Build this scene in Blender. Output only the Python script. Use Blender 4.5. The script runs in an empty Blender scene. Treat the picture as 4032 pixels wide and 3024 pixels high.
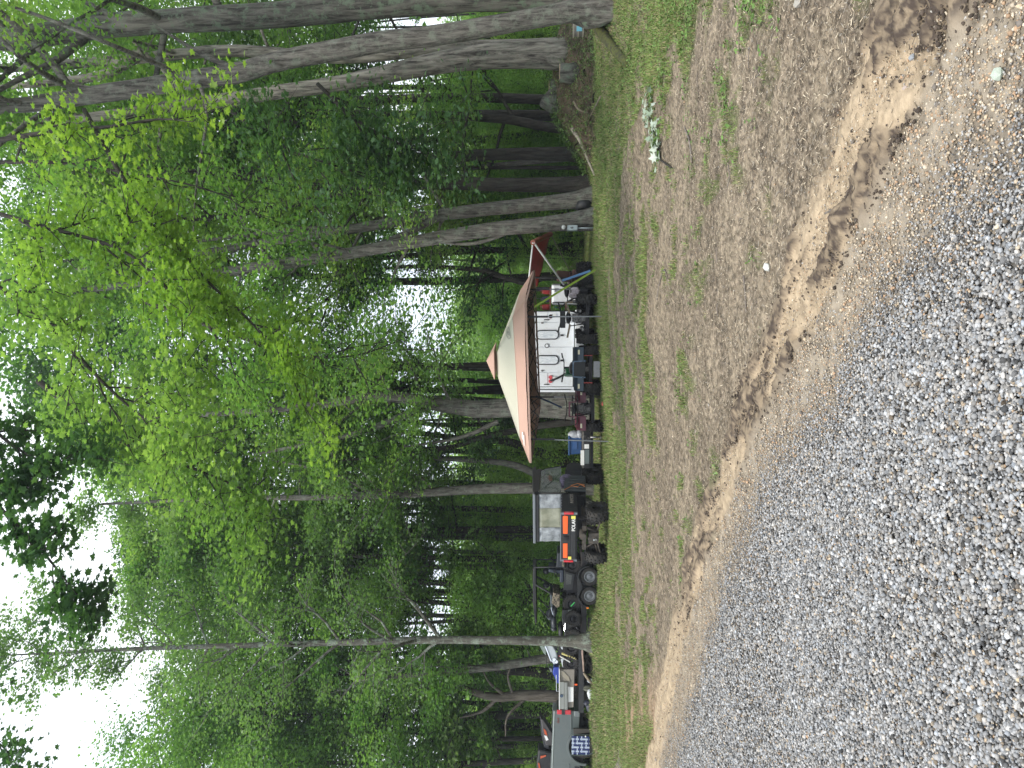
import bpy, math, random
import numpy as np
from mathutils import Vector, Matrix
random.seed(7); rng = np.random.default_rng(7)
S = bpy.context.scene; C = S.collection
# ---------------------------------------------------------------- camera, sky, sun, exposure
H0 = 1.55; PITCH = math.radians(3.03); F = 3000.0
cam_d = bpy.data.cameras.new('camera'); cam = bpy.data.objects.new('camera', cam_d); C.objects.link(cam)
cam_d.sensor_fit = 'HORIZONTAL'; cam_d.sensor_width = 36; cam_d.lens = 36 * F / 4032
cam_d.clip_start = 0.05; cam_d.clip_end = 2000
Fv = Vector((0, math.cos(PITCH), math.sin(PITCH))); Uv = Vector((0, -math.sin(PITCH), math.cos(PITCH))); Rv = Vector((1, 0, 0))
cam.matrix_world = Matrix(((-Uv.x, Rv.x, -Fv.x, 0), (-Uv.y, Rv.y, -Fv.y, 0), (-Uv.z, Rv.z, -Fv.z, H0), (0, 0, 0, 1)))
S.camera = cam
SUN_EL = math.radians(58); SUN_AZ = math.radians(205)      # compass-like, from +Y clockwise: behind the camera, to its left
w = bpy.data.worlds.new("World"); S.world = w; w.use_nodes = True
nt = w.node_tree; nt.nodes.clear()
out = nt.nodes.new('ShaderNodeOutputWorld'); bg = nt.nodes.new('ShaderNodeBackground')
sky = nt.nodes.new('ShaderNodeTexSky'); sky.sky_type = 'NISHITA'; sky.sun_disc = False
sky.sun_elevation = SUN_EL; sky.sun_rotation = SUN_AZ
sc_ = nt.nodes.new('ShaderNodeVectorMath'); sc_.operation = 'SCALE'; sc_.inputs[3].default_value = 0.10
nt.links.new(sky.outputs[0], sc_.inputs[0])
tc = nt.nodes.new('ShaderNodeTexCoord'); nz = nt.nodes.new('ShaderNodeTexNoise')
nz.inputs['Scale'].default_value = 2.2; nz.inputs['Detail'].default_value = 5; nz.inputs['Roughness'].default_value = 0.55
nt.links.new(tc.outputs['Generated'], nz.inputs['Vector'])
cr = nt.nodes.new('ShaderNodeValToRGB')
cr.color_ramp.elements[0].position = 0.3; cr.color_ramp.elements[0].color = (0.82, 0.92, 1.08, 1)
cr.color_ramp.elements[1].position = 0.62; cr.color_ramp.elements[1].color = (1.12, 1.16, 1.2, 1)
nt.links.new(nz.outputs['Fac'], cr.inputs['Fac'])
mx = nt.nodes.new('ShaderNodeMix'); mx.data_type = 'RGBA'; mx.inputs[0].default_value = 0.86
nt.links.new(sc_.outputs[0], mx.inputs[6]); nt.links.new(cr.outputs['Color'], mx.inputs[7])
nt.links.new(mx.outputs[2], bg.inputs['Color']); bg.inputs['Strength'].default_value = 1.0
nt.links.new(bg.outputs[0], out.inputs['Surface'])
sl = bpy.data.lights.new('sun', 'SUN'); sl.energy = 2.0; sl.angle = math.radians(10); sl.color = (1, 0.95, 0.87)
so = bpy.data.objects.new('sun', sl); C.objects.link(so)
_sd = Vector((math.sin(SUN_AZ) * math.cos(SUN_EL), math.cos(SUN_AZ) * math.cos(SUN_EL), math.sin(SUN_EL)))
so.rotation_euler = _sd.to_track_quat('Z', 'Y').to_euler()
S.view_settings.view_transform = 'Standard'; S.view_settings.look = 'None'; S.view_settings.gamma = 1
S.view_settings.exposure = 0.75
cy = S.cycles
cy.use_denoising = True; cy.max_bounces = 8; cy.diffuse_bounces = 5; cy.glossy_bounces = 2; cy.transmission_bounces = 5
cy.transparent_max_bounces = 6; cy.caustics_reflective = False; cy.caustics_refractive = False
cy.use_adaptive_sampling = True; cy.adaptive_threshold = 0.02

# ---------------------------------------------------------------- helpers: place
def ray(X, Y):
    cx = (1512 - Y) / F; cz = -(X - 2016) / F
    return (Fv + Rv * cx + Uv * cz)
def W(X, Y, d):
    r = ray(X, Y); k = d / r.y
    return Vector((r.x * k, d, H0 + r.z * k))
def G0(X, Y, z=0.0):
    r = ray(X, Y); k = (z - H0) / r.z
    return Vector((r.x * k, r.y * k, z))
# numpy value noise
_lat = rng.random((256, 256))
def vnoise(x, y):
    x = np.asarray(x, float); y = np.asarray(y, float)
    xi = np.floor(x).astype(int); yi = np.floor(y).astype(int); fx = x - xi; fy = y - yi
    fx = fx * fx * (3 - 2 * fx); fy = fy * fy * (3 - 2 * fy)
    g = lambda a, b: _lat[a & 255, b & 255]
    return (g(xi, yi) * (1 - fx) + g(xi + 1, yi) * fx) * (1 - fy) + (g(xi, yi + 1) * (1 - fx) + g(xi + 1, yi + 1) * fx) * fy
def fbm(x, y, o=4):
    s = 0; a = 0.5; t = 0
    for i in range(o):
        s = s + a * vnoise(x * 2 ** i + 17 * i, y * 2 ** i + 31 * i); t += a; a *= 0.55
    return s / t
def sstep(x, a, b):
    t = np.clip((np.asarray(x, float) - a) / (b - a), 0, 1); return t * t * (3 - 2 * t)
def tag(o, label=None, cat=None, group=None, kind=None):
    if label: o['label'] = label
    if cat: o['category'] = cat
    if group: o['group'] = group
    if kind: o['kind'] = kind
    return o
def empty(name, loc, rz=0.0, label=None, cat=None, group=None, parent=None, sc=1.0):
    o = bpy.data.objects.new(name, None); C.objects.link(o); o.location = loc; o.rotation_euler = (0, 0, rz); o.scale = (sc, sc, sc)
    o.empty_display_size = 0.1
    if parent: o.parent = parent
    return tag(o, label, cat, group)
def link_mesh(name, me, parent=None):
    o = bpy.data.objects.new(name, me); C.objects.link(o)
    if parent: o.parent = parent
    return o

# ---------------------------------------------------------------- helpers: mesh builder
class MB:
    def __init__(s): s.v = []; s.f = []
    def add(s, vs, fs, M=None):
        n = len(s.v)
        if M is not None: vs = [M @ Vector(v) for v in vs]
        s.v += [tuple(v) for v in vs]; s.f += [tuple(i + n for i in f) for f in fs]; return s
    def box(s, c, d, rot=None, taper=None):
        x, y, z = d[0] / 2, d[1] / 2, d[2] / 2; tx, ty = taper or (1, 1)
        vs = [(-x, -y, -z), (x, -y, -z), (x, y, -z), (-x, y, -z), (-x * tx, -y * ty, z), (x * tx, -y * ty, z), (x * tx, y * ty, z), (-x * tx, y * ty, z)]
        M = Matrix.Translation(c)
        if rot: M = M @ Matrix.Rotation(rot[2], 4, 'Z') @ Matrix.Rotation(rot[1], 4, 'Y') @ Matrix.Rotation(rot[0], 4, 'X')
        return s.add(vs, [(0, 3, 2, 1), (4, 5, 6, 7), (0, 1, 5, 4), (1, 2, 6, 5), (2, 3, 7, 6), (3, 0, 4, 7)], M)
    def tube(s, pts, r, n=8, caps=True, jit=0.0):
        pts = [Vector(p) for p in pts]; m = len(pts)
        rs = list(r) if hasattr(r, '__len__') else [r] * m
        base = len(s.v); up = None
        for i, p in enumerate(pts):
            t = (pts[min(i + 1, m - 1)] - pts[max(i - 1, 0)])
            if t.length < 1e-9: t = Vector((0, 0, 1))
            t.normalize()
            if up is None: up = Vector((1, 0, 0)) if abs(t.x) < 0.8 else Vector((0, 1, 0))
            a = t.cross(up).normalized(); b = t.cross(a).normalized(); up = b.cross(t) * -1 if False else a.cross(t)
            for k in range(n):
                an = 2 * math.pi * k / n; rr = rs[i] * (1 + (random.uniform(-jit, jit) if jit else 0))
                s.v.append(tuple(p + a * (math.cos(an) * rr) + b * (math.sin(an) * rr)))
        for i in range(m - 1):
            for k in range(n):
                a0 = base + i * n + k; a1 = base + i * n + (k + 1) % n
                s.f.append((a0, a1, a1 + n, a0 + n))
        if caps:
            s.f.append(tuple(base + k for k in range(n))[::-1]); s.f.append(tuple(base + (m - 1) * n + k for k in range(n)))
        return s
    def lathe(s, prof, c=(0, 0, 0), axis='Z', n=24):
        base = len(s.v); c = Vector(c)
        for (r, z) in prof:
            for k in range(n):
                a = 2 * math.pi * k / n; u, v = r * math.cos(a), r * math.sin(a)
                p = {'Z': (u, v, z), 'X': (z, u, v), 'Y': (u, z, v)}[axis]; s.v.append(tuple(c + Vector(p)))
        for i in range(len(prof) - 1):
            for k in range(n):
                a0 = base + i * n + k; a1 = base + i * n + (k + 1) % n
                s.f.append((a0, a1, a1 + n, a0 + n))
        return s
    def disc(s, c, r, th, axis='Y', n=20):
        return s.lathe([(0.0001, -th / 2), (r, -th / 2), (r, th / 2), (0.0001, th / 2)], c, axis, n)
    def prism(s, poly, a0, a1, axis='X'):
        n = len(poly); vs = []
        for a in (a0, a1):
            for (u, v) in poly: vs.append({'X': (a, u, v), 'Y': (u, a, v), 'Z': (u, v, a)}[axis])
        fs = [tuple(range(n))[::-1], tuple(range(n, 2 * n))] + [(i, (i + 1) % n, n + (i + 1) % n, n + i) for i in range(n)]
        return s.add(vs, fs)
    def sheet(s, pts, th=0.01):
        """thick quad/polygon from 3D points"""
        pts = [Vector(p) for p in pts]; nn = (pts[1] - pts[0]).cross(pts[2] - pts[0]).normalized() * th; n = len(pts)
        return s.add([p for p in pts] + [p + nn for p in pts], [tuple(range(n))[::-1], tuple(range(n, 2 * n))] + [(i, (i + 1) % n, n + (i + 1) % n, n + i) for i in range(n)])
    def ball(s, c, r, n=10, m=6):
        rx, ry, rz = r if hasattr(r, '__len__') else (r, r, r); base = len(s.v)
        for i in range(m + 1):
            ph = math.pi * i / m
            for k in range(n):
                a = 2 * math.pi * k / n
                s.v.append((c[0] + rx * (math.sin(ph) + 1e-4) * math.cos(a), c[1] + ry * (math.sin(ph) + 1e-4) * math.sin(a), c[2] - rz * math.cos(ph)))
        for i in range(m):
            for k in range(n):
                a0 = base + i * n + k; a1 = base + i * n + (k + 1) % n
                s.f.append((a0, a1, a1 + n, a0 + n))
        return s
    def mesh(s, name, mat, smooth=False):
        me = bpy.data.meshes.new(name); me.from_pydata(s.v, [], s.f)
        me.materials.append(mat)
        if smooth: me.shade_smooth()
        me.update(); return me
    def build(s, name, mat, parent=None, smooth=False, bevel=0.0, label=None, loc=None, rot=None):
        me = s.mesh(name, mat, smooth); o = link_mesh(name, me, parent)
        if bevel:
            b = o.modifiers.new('bevel', 'BEVEL'); b.width = bevel; b.segments = 2; b.limit_method = 'ANGLE'; b.angle_limit = math.radians(50)
        if label: o['label'] = label
        if loc: o.location = loc
        if rot: o.rotation_euler = rot
        return o
def np_mesh(name, V, Fc, mat, k=3, cols=None, smooth=False):
    me = bpy.data.meshes.new(name); V = np.asarray(V, np.float32); Fc = np.asarray(Fc, np.int32)
    me.vertices.add(len(V)); me.vertices.foreach_set('co', V.ravel())
    me.loops.add(Fc.size); me.loops.foreach_set('vertex_index', Fc.ravel())
    me.polygons.add(len(Fc)); me.polygons.foreach_set('loop_start', np.arange(0, Fc.size, k, dtype=np.int32))
    me.polygons.foreach_set('loop_total', np.full(len(Fc), k, np.int32))
    if cols:
        for nm, arr in cols.items():
            if arr.ndim == 1:
                at = me.attributes.new(nm, 'FLOAT', 'POINT'); at.data.foreach_set('value', arr.astype(np.float32))
            else:
                at = me.attributes.new(nm, 'FLOAT_COLOR', 'POINT')
                at.data.foreach_set('color', np.concatenate([arr, np.ones((len(arr), 1))], 1).astype(np.float32).ravel())
    me.materials.append(mat); me.update(calc_edges=True)
    if smooth: me.shade_smooth()
    return me

# ---------------------------------------------------------------- materials
_m = {}
def mat(name, col, rough=0.6, metal=0.0, col2=None, scale=6.0, bump=0.0, bscale=40.0, spec=0.5, emis=None, alpha=1.0, dirt=None, stretch=None, coat=0.0, lo=0.4, hi=0.62):
    if name in _m: return _m[name]
    m = bpy.data.materials.new(name); m.use_nodes = True; t = m.node_tree; p = t.nodes['Principled BSDF']
    p.inputs['Base Color'].default_value = (*col, 1); p.inputs['Roughness'].default_value = rough; p.inputs['Metallic'].default_value = metal
    p.inputs['Specular IOR Level'].default_value = spec; p.inputs['Coat Weight'].default_value = coat
    tcn = t.nodes.new('ShaderNodeTexCoord'); vec = tcn.outputs['Object']
    if stretch:
        mp = t.nodes.new('ShaderNodeMapping'); mp.inputs['Scale'].default_value = stretch; t.links.new(vec, mp.inputs[0]); vec = mp.outputs[0]
    src = None
    if col2:
        n = t.nodes.new('ShaderNodeTexNoise'); n.inputs['Scale'].default_value = scale; n.inputs['Detail'].default_value = 6; n.inputs['Roughness'].default_value = 0.65
        t.links.new(vec, n.inputs['Vector'])
        r = t.nodes.new('ShaderNodeValToRGB'); r.color_ramp.elements[0].position = lo; r.color_ramp.elements[1].position = hi
        r.color_ramp.elements[0].color = (*col, 1); r.color_ramp.elements[1].color = (*col2, 1)
        t.links.new(n.outputs['Fac'], r.inputs['Fac']); src = r.outputs['Color']
    if dirt:
        n = t.nodes.new('ShaderNodeTexNoise'); n.inputs['Scale'].default_value = dirt[1]; n.inputs['Detail'].default_value = 8; n.inputs['Roughness'].default_value = 0.7
        t.links.new(tcn.outputs['Object'], n.inputs['Vector'])
        r = t.nodes.new('ShaderNodeMapRange'); r.inputs[1].default_value = 0.5; r.inputs[2].default_value = 0.75; r.inputs[4].default_value = dirt[2]
        t.links.new(n.outputs['Fac'], r.inputs[0])
        x = t.nodes.new('ShaderNodeMix'); x.data_type = 'RGBA'; x.inputs[6].default_value = (*col, 1); x.inputs[7].default_value = (*dirt[0], 1)
        if src: t.links.new(src, x.inputs[6])
        t.links.new(r.outputs[0], x.inputs[0]); src = x.outputs[2]
    if src: t.links.new(src, p.inputs['Base Color'])
    if bump:
        n = t.nodes.new('ShaderNodeTexNoise'); n.inputs['Scale'].default_value = bscale; n.inputs['Detail'].default_value = 5
        t.links.new(vec, n.inputs['Vector']); b = t.nodes.new('ShaderNodeBump'); b.inputs['Strength'].default_value = bump; b.inputs['Distance'].default_value = 0.02
        t.links.new(n.outputs['Fac'], b.inputs['Height']); t.links.new(b.outputs[0], p.inputs['Normal'])
    if alpha < 1: p.inputs['Alpha'].default_value = alpha
    if emis: p.inputs['Emission Color'].default_value = (*emis[0], 1); p.inputs['Emission Strength'].default_value = emis[1]
    _m[name] = m; return m
def leafmat(name, c1, c2, trans=0.42):
    """leaf: per-leaf tint from the 'tint' attribute, per-tree shift from object random"""
    m = bpy.data.materials.new(name); m.use_nodes = True; t = m.node_tree; p = t.nodes['Principled BSDF']; o = t.nodes['Material Output']
    a = t.nodes.new('ShaderNodeAttribute'); a.attribute_name = 'tint'
    x = t.nodes.new('ShaderNodeMix'); x.data_type = 'RGBA'; x.inputs[6].default_value = (*c1, 1); x.inputs[7].default_value = (*c2, 1)
    t.links.new(a.outputs['Fac'], x.inputs[0])
    oi = t.nodes.new('ShaderNodeObjectInfo'); hs = t.nodes.new('ShaderNodeHueSaturation')
    mr = t.nodes.new('ShaderNodeMapRange'); mr.inputs[3].default_value = 0.485; mr.inputs[4].default_value = 0.52; t.links.new(oi.outputs['Random'], mr.inputs[0])
    mv = t.nodes.new('ShaderNodeMapRange'); mv.inputs[3].default_value = 1.2; mv.inputs[4].default_value = 0.85; t.links.new(oi.outputs['Random'], mv.inputs[0])
    t.links.new(mr.outputs[0], hs.inputs['Hue']); t.links.new(mv.outputs[0], hs.inputs['Value']); t.links.new(x.outputs[2], hs.inputs['Color'])
    t.links.new(hs.outputs[0], p.inputs['Base Color']); p.inputs['Roughness'].default_value = 0.42; p.inputs['Specular IOR Level'].default_value = 0.35
    tr = t.nodes.new('ShaderNodeBsdfTranslucent'); g = t.nodes.new('ShaderNodeMix'); g.data_type = 'RGBA'; g.blend_type = 'MULTIPLY'; g.inputs[0].default_value = 1.0
    g.inputs[7].default_value = (1.25, 1.4, 0.62, 1); t.links.new(hs.outputs[0], g.inputs[6]); t.links.new(g.outputs[2], tr.inputs['Color'])
    ms = t.nodes.new('ShaderNodeMixShader'); ms.inputs[0].default_value = trans
    t.links.new(p.outputs[0], ms.inputs[1]); t.links.new(tr.outputs[0], ms.inputs[2]); t.links.new(ms.outputs[0], o.inputs['Surface'])
    return m
def barkmat(name, c1, c2, c3, lich=0.5, ridge=22.0):
    m = bpy.data.materials.new(name); m.use_nodes = True; t = m.node_tree; p = t.nodes['Principled BSDF']
    tcn = t.nodes.new('ShaderNodeTexCoord'); mp = t.nodes.new('ShaderNodeMapping'); mp.inputs['Scale'].default_value = (1, 1, 0.13)
    t.links.new(tcn.outputs['Object'], mp.inputs[0])
    n = t.nodes.new('ShaderNodeTexNoise'); n.inputs['Scale'].default_value = ridge; n.inputs['Detail'].default_value = 7; n.inputs['Roughness'].default_value = 0.7; n.inputs['Distortion'].default_value = 0.6
    t.links.new(mp.outputs[0], n.inputs['Vector'])
    r = t.nodes.new('ShaderNodeValToRGB'); r.color_ramp.elements[0].position = 0.38; r.color_ramp.elements[1].position = 0.62
    r.color_ramp.elements[0].color = (*c1, 1); r.color_ramp.elements[1].color = (*c2, 1); t.links.new(n.outputs['Fac'], r.inputs['Fac'])
    n2 = t.nodes.new('ShaderNodeTexNoise'); n2.inputs['Scale'].default_value = 4.5; n2.inputs['Detail'].default_value = 9; n2.inputs['Roughness'].default_value = 0.75
    t.links.new(tcn.outputs['Object'], n2.inputs['Vector'])
    mr = t.nodes.new('ShaderNodeMapRange'); mr.inputs[1].default_value = 0.5; mr.inputs[2].default_value = 0.6; mr.inputs[4].default_value = lich; t.links.new(n2.outputs['Fac'], mr.inputs[0])
    x = t.nodes.new('ShaderNodeMix'); x.data_type = 'RGBA'; x.inputs[7].default_value = (*c3, 1); t.links.new(mr.outputs[0], x.inputs[0]); t.links.new(r.outputs[0], x.inputs[6])
    t.links.new(x.outputs[2], p.inputs['Base Color']); p.inputs['Roughness'].default_value = 0.9; p.inputs['Specular IOR Level'].default_value = 0.2
    b = t.nodes.new('ShaderNodeBump'); b.inputs['Strength'].default_value = 0.9; b.inputs['Distance'].default_value = 0.03
    t.links.new(n.outputs['Fac'], b.inputs['Height']); t.links.new(b.outputs[0], p.inputs['Normal'])
    return m
def vcolmat(name, attr='col', rough=0.8, bump=0.0, bscale=200, spec=0.3):
    m = bpy.data.materials.new(name); m.use_nodes = True; t = m.node_tree; p = t.nodes['Principled BSDF']
    a = t.nodes.new('ShaderNodeAttribute'); a.attribute_name = attr; t.links.new(a.outputs['Color'], p.inputs['Base Color'])
    p.inputs['Roughness'].default_value = rough; p.inputs['Specular IOR Level'].default_value = spec
    if bump:
        tcn = t.nodes.new('ShaderNodeTexCoord'); n = t.nodes.new('ShaderNodeTexNoise'); n.inputs['Scale'].default_value = bscale; t.links.new(tcn.outputs['Object'], n.inputs['Vector'])
        b = t.nodes.new('ShaderNodeBump'); b.inputs['Strength'].default_value = bump; b.inputs['Distance'].default_value = 0.01
        t.links.new(n.outputs['Fac'], b.inputs['Height']); t.links.new(b.outputs[0], p.inputs['Normal'])
    return m
BLK = mat('black_plastic', (0.018, 0.019, 0.021), 0.55, dirt=((0.09, 0.08, 0.065), 5, 0.35), bump=0.1)
DARK = mat('dark_metal', (0.03, 0.03, 0.033), 0.5, 0.6, dirt=((0.08, 0.06, 0.045), 7, 0.5))
RUB = mat('tyre_rubber', (0.022, 0.021, 0.02), 0.85, dirt=((0.10, 0.085, 0.065), 9, 0.6), bump=0.3)
STEEL = mat('worn_steel', (0.28, 0.28, 0.28), 0.4, 0.85, dirt=((0.1, 0.07, 0.05), 12, 0.5))
CHROME = mat('chrome', (0.75, 0.77, 0.8), 0.15, 1.0)
WHITE = mat('white_paint', (0.74, 0.77, 0.8), 0.4, dirt=((0.42, 0.38, 0.3), 3.5, 0.35), bump=0.03, bscale=3)
REDP = mat('red_plastic', (0.5, 0.012, 0.012), 0.3)
# ================================================================ THE SETTING
def height(x, y):
    x = np.asarray(x, float); y = np.asarray(y, float)
    z = (0.07 + 0.27 * sstep(x, -2.2, 2.6)) * sstep(y, 8, 17)
    z = z + 1.2 * sstep(x, 5.6, 8.2) * (1 - .35 * sstep(x, 9.2, 11.5)) * np.exp(-((y - 21.9) / 1.75) ** 2) * (1 + .22 * (fbm(x * 1.7, y * 1.7, 4) - .5))
    z = z + 0.42 * np.exp(-((x - 8.3) / 2.0) ** 2 - ((y - 15.6) / 2.0) ** 2)
    z = z + 0.34 * np.exp(-((x + 7.9) / 0.8) ** 2 - ((y - 23.6) / 0.7) ** 2)
    z = z + 0.25 * np.exp(-((x + 10.6) / 1.5) ** 2 - ((y - 24.6) / 0.5) ** 2)
    z = z + 11 * sstep(y, 62, 150) + 0.5 * sstep(y, 28, 40) * (fbm(x * .1, y * .1) - .5)
    return z
def hz(x, y): return float(height(x, y))
def Gd(X, Y):
    """first point of the ground along the line of sight"""
    r = ray(X, Y); ks = np.linspace(2, 45, 2600); z = H0 + r.z * ks - height(r.x * ks, r.y * ks); i = int(np.argmax(z < 0)); k = ks[i]
    return Vector((r.x * k, r.y * k, hz(r.x * k, r.y * k)))
def edge(pts):
    q = sorted(((p.y, p.x) for p in (G0(X, Y) for X, Y in pts)))
    ys = [a for a, b in q]; xs = [b for a, b in q]
    return lambda y: np.interp(y, ys, xs)
e_grav = edge([(4100, 330), (4032, 520), (3656, 920), (3430, 1300), (3270, 1650), (3130, 1800), (2990, 2000), (2870, 2250), (2770, 2600), (2640, 3024), (2560, 3500)])
e_peb = edge([(3900, -100), (3800, 0), (3640, 300), (3500, 600), (3380, 850), (3220, 1200), (3090, 1480), (2960, 1750), (2860, 2000), (2770, 2250), (2690, 2550), (2600, 3024), (2540, 3500)])
e_sand = edge([(3560, -100), (3470, 0), (3380, 300), (3230, 700), (3120, 950), (3050, 1200), (2960, 1450), (2880, 1650), (2790, 1900), (2730, 2080), (2690, 2300), (2620, 2600), (2550, 3024), (2490, 3500)])
def zones(x, y):
    x = np.asarray(x, float); y = np.asarray(y, float)
    n1 = fbm(x * 1.3 + 5, y * 1.3, 4) - .5; n2 = fbm(x * 5 + 50, y * 5, 3) - .5
    wv = (n1 * 0.9 + n2 * 0.35) * (0.25 + 0.09 * y)
    fl = 1 - sstep(y, 16, 20)
    grav = sstep((e_grav(y) - x + wv * 1.2), -0.55, 0.55) * fl
    peb = sstep((e_peb(y) - x + wv * .6), -0.05, 0.12) * fl
    sand = sstep((e_sand(y) - x + wv * .8), -0.10, 0.15) * (1 - peb) * fl
    # grass: solid strip beyond ~17 m, patchy nearer
    gn = fbm(x * 0.55 + 9, y * 0.9 + 3, 5); gn2 = fbm(x * 2.4, y * 3.2, 3)
    right = sstep(x - 0.28 * y, 0.0, 2.5)
    near = sstep(y, 9.5 - 4.2 * right, 18.5 - 7.5 * right)
    st = fbm(x * 0.8 + 70, y * 2.1 + 5, 5) - .5
    g = sstep(gn + 0.35 * (gn2 - .5) + .5 * st + 0.36 * near + .42 * right, 0.70, 0.92) * (.45 + .55 * sstep(gn2, .35, .6))
    strip = sstep(y + (gn2 - .5) * 3 + st * 6, 16.6, 19.4); g = np.maximum(g, strip * (0.45 + 0.55 * sstep(gn + st * .5, .34, .52)))
    left = sstep(-x - 0.2 * y, 0.5, 3) * sstep(y, 10, 13); g = np.maximum(g, left * sstep(gn + .6 * st, .38, .60) * .85)
    tuft = sstep(fbm(x * 4.3 + 60, y * 2.6 + 20, 3), .54, .68) * sstep(y, 4.2, 6.5) * sstep(fbm(x * .6 + 30, y * .6 + 12, 3), .36, .56) * .8; g = np.maximum(g, tuft)
    g = g * (1 - sand) * (1 - peb)
    mound = sstep(height(x, y) + .15 * n2 + .1 * n1, 0.40, 0.50) * (y < 40) * (y > 17.5) * (x > 5)
    g = g * (1 - .95 * mound)
    forest = sstep(y + 2 * n1, 28, 33)
    return grav, peb, sand, np.clip(g, 0, 1), forest, mound
def mix(a, b, t): return a + (np.asarray(b) - a) * t[..., None]
def ground():
    ys = [-12, -6, -3, -1, 0, .8, 1.4, 1.9]; y = 2.2
    while y < 32: ys.append(y); y *= 1.0042
    while y < 320: ys.append(y); y *= 1.03
    ys = np.array(ys); s = np.concatenate([-1 - np.geomspace(.02, 1, 14)[::-1], np.linspace(-1, 1, 440), 1 + np.geomspace(.02, 1, 14)])
    SS, YY = np.meshgrid(s, ys); hw = 1.0 + 0.56 * np.clip(YY, 0, None)
    ext = np.clip(np.abs(SS) - 1, 0, None); XX = np.sign(SS) * (np.minimum(np.abs(SS), 1) * hw + ext * 160)
    Z = height(XX, YY)
    gv, pb, sd, gr, fo, mo = zones(XX, YY)
    f1 = fbm(XX * 9, YY * 9, 4) - .5; f2 = fbm(XX * 30 + 7, YY * 30, 3) - .5; f3 = fbm(XX * 2.2, YY * 2.2, 3) - .5
    inv = (np.abs(XX) < hw + .5)
    # track ruts along the sand edge
    dd = (e_sand(YY) - XX); rut = sd * np.sin(dd * 14 + f3 * 5) * 0.012
    dd0 = e_sand(YY) - XX; clod = sstep(fbm(dd0 * 5.5 + 40, YY * 1.7 + 11, 5), .43, .54) * sd * (1 - sstep(-XX, 1.9, 3.4))
    clodn = clod * (0.55 + f1 * 1.6)
    Z = Z + inv * (f3 * 0.05 * (1 - sd) + f1 * 0.022 + f2 * 0.008 * (1 - gv) + rut + clodn * 0.05)
    Z -= inv * gv * 0.012
    c = np.zeros(XX.shape + (3,)) + (0.188, 0.150, 0.108)
    dn = sstep(fbm(XX * 1.1 + 80, YY * 2.0, 4), .4, .62); c = mix(c, (0.29, 0.235, 0.168), dn * .8)
    dk = sstep(fbm(XX * 16 + 3, YY * 9, 3), .52, .66); c = mix(c, (0.10, 0.08, 0.062), dk * .55)
    dk2 = sstep(fbm(XX * 42 + 3, YY * 24, 2), .48, .66); c = c * (1 - .5 * dk2[..., None]); lt2 = sstep(fbm(XX * 38 + 90, YY * 21 + 9, 2), .56, .7); c = mix(c, (0.42, 0.34, 0.25), lt2 * .45)
    org = sstep(-XX - .34 * YY, 0, 1.5) * sstep(YY, 9, 11) * (1 - sstep(YY, 16, 18)); c = mix(c, (0.42, 0.27, 0.16), org * .6)
    c = mix(c, (0.36, 0.28, 0.19), sd)
    c = mix(c, (0.055, 0.042, 0.034), np.clip(clod * (0.7 + f2 * 2.5), 0, 1))
    c = mix(c, (0.25, 0.21, 0.16), pb); c = mix(c, (0.14, 0.13, 0.118), gv)
    c = mix(c, (0.075, 0.095, 0.032), gr * .85)
    c = mix(c, (0.105, 0.075, 0.052), mo * .95); c = mix(c, (0.05, 0.04, 0.03), mo * sstep(fbm(XX * 6, YY * 6, 4), .45, .6) * .8)
    ff = sstep(fbm(XX * .35, YY * .35, 4), .42, .58); fc = mix(np.zeros(XX.shape + (3,)) + (0.09, 0.15, 0.04), (0.12, 0.095, 0.06), ff * .5)
    c = c + (fc - c) * fo[..., None]
    c *= (1 + (f2 * .9 + f1 * .5)[..., None] * (1 - .5 * fo[..., None]))
    ny, nx = XX.shape; V = np.stack([XX, YY, Z], -1).reshape(-1, 3)
    i = np.arange((ny - 1) * (nx - 1)); r = i // (nx - 1); q = i % (nx - 1); a = r * nx + q
    Fc = np.stack([a, a + 1, a + nx + 1, a + nx], -1)
    me = np_mesh('ground', V, Fc, vcolmat('ground_surface', bump=0.6, bscale=90, rough=.95, spec=.15), 4, {'col': np.clip(c, .01, .9).reshape(-1, 3)}, smooth=True)
    tag(link_mesh('ground', me), kind='structure')
ground()

_t = (1 + 5 ** .5) / 2
ICO_V = np.array([(-1, _t, 0), (1, _t, 0), (-1, -_t, 0), (1, -_t, 0), (0, -1, _t), (0, 1, _t), (0, -1, -_t), (0, 1, -_t), (_t, 0, -1), (_t, 0, 1), (-_t, 0, -1), (-_t, 0, 1)]) / math.sqrt(1 + _t * _t)
ICO_F = np.array([(0, 11, 5), (0, 5, 1), (0, 1, 7), (0, 7, 10), (0, 10, 11), (1, 5, 9), (5, 11, 4), (11, 10, 2), (10, 7, 6), (7, 1, 8), (3, 9, 4), (3, 4, 2), (3, 2, 6), (3, 6, 8), (3, 8, 9), (4, 9, 5), (2, 4, 11), (6, 2, 10), (8, 6, 7), (9, 8, 1)])
OCT_V = np.array([(1, 0, 0), (-1, 0, 0), (0, 1, 0), (0, -1, 0), (0, 0, 1), (0, 0, -1)], float); OCT_F = np.array([(0, 2, 4), (2, 1, 4), (1, 3, 4), (3, 0, 4), (2, 0, 5), (1, 2, 5), (3, 1, 5), (0, 3, 5)])
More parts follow.
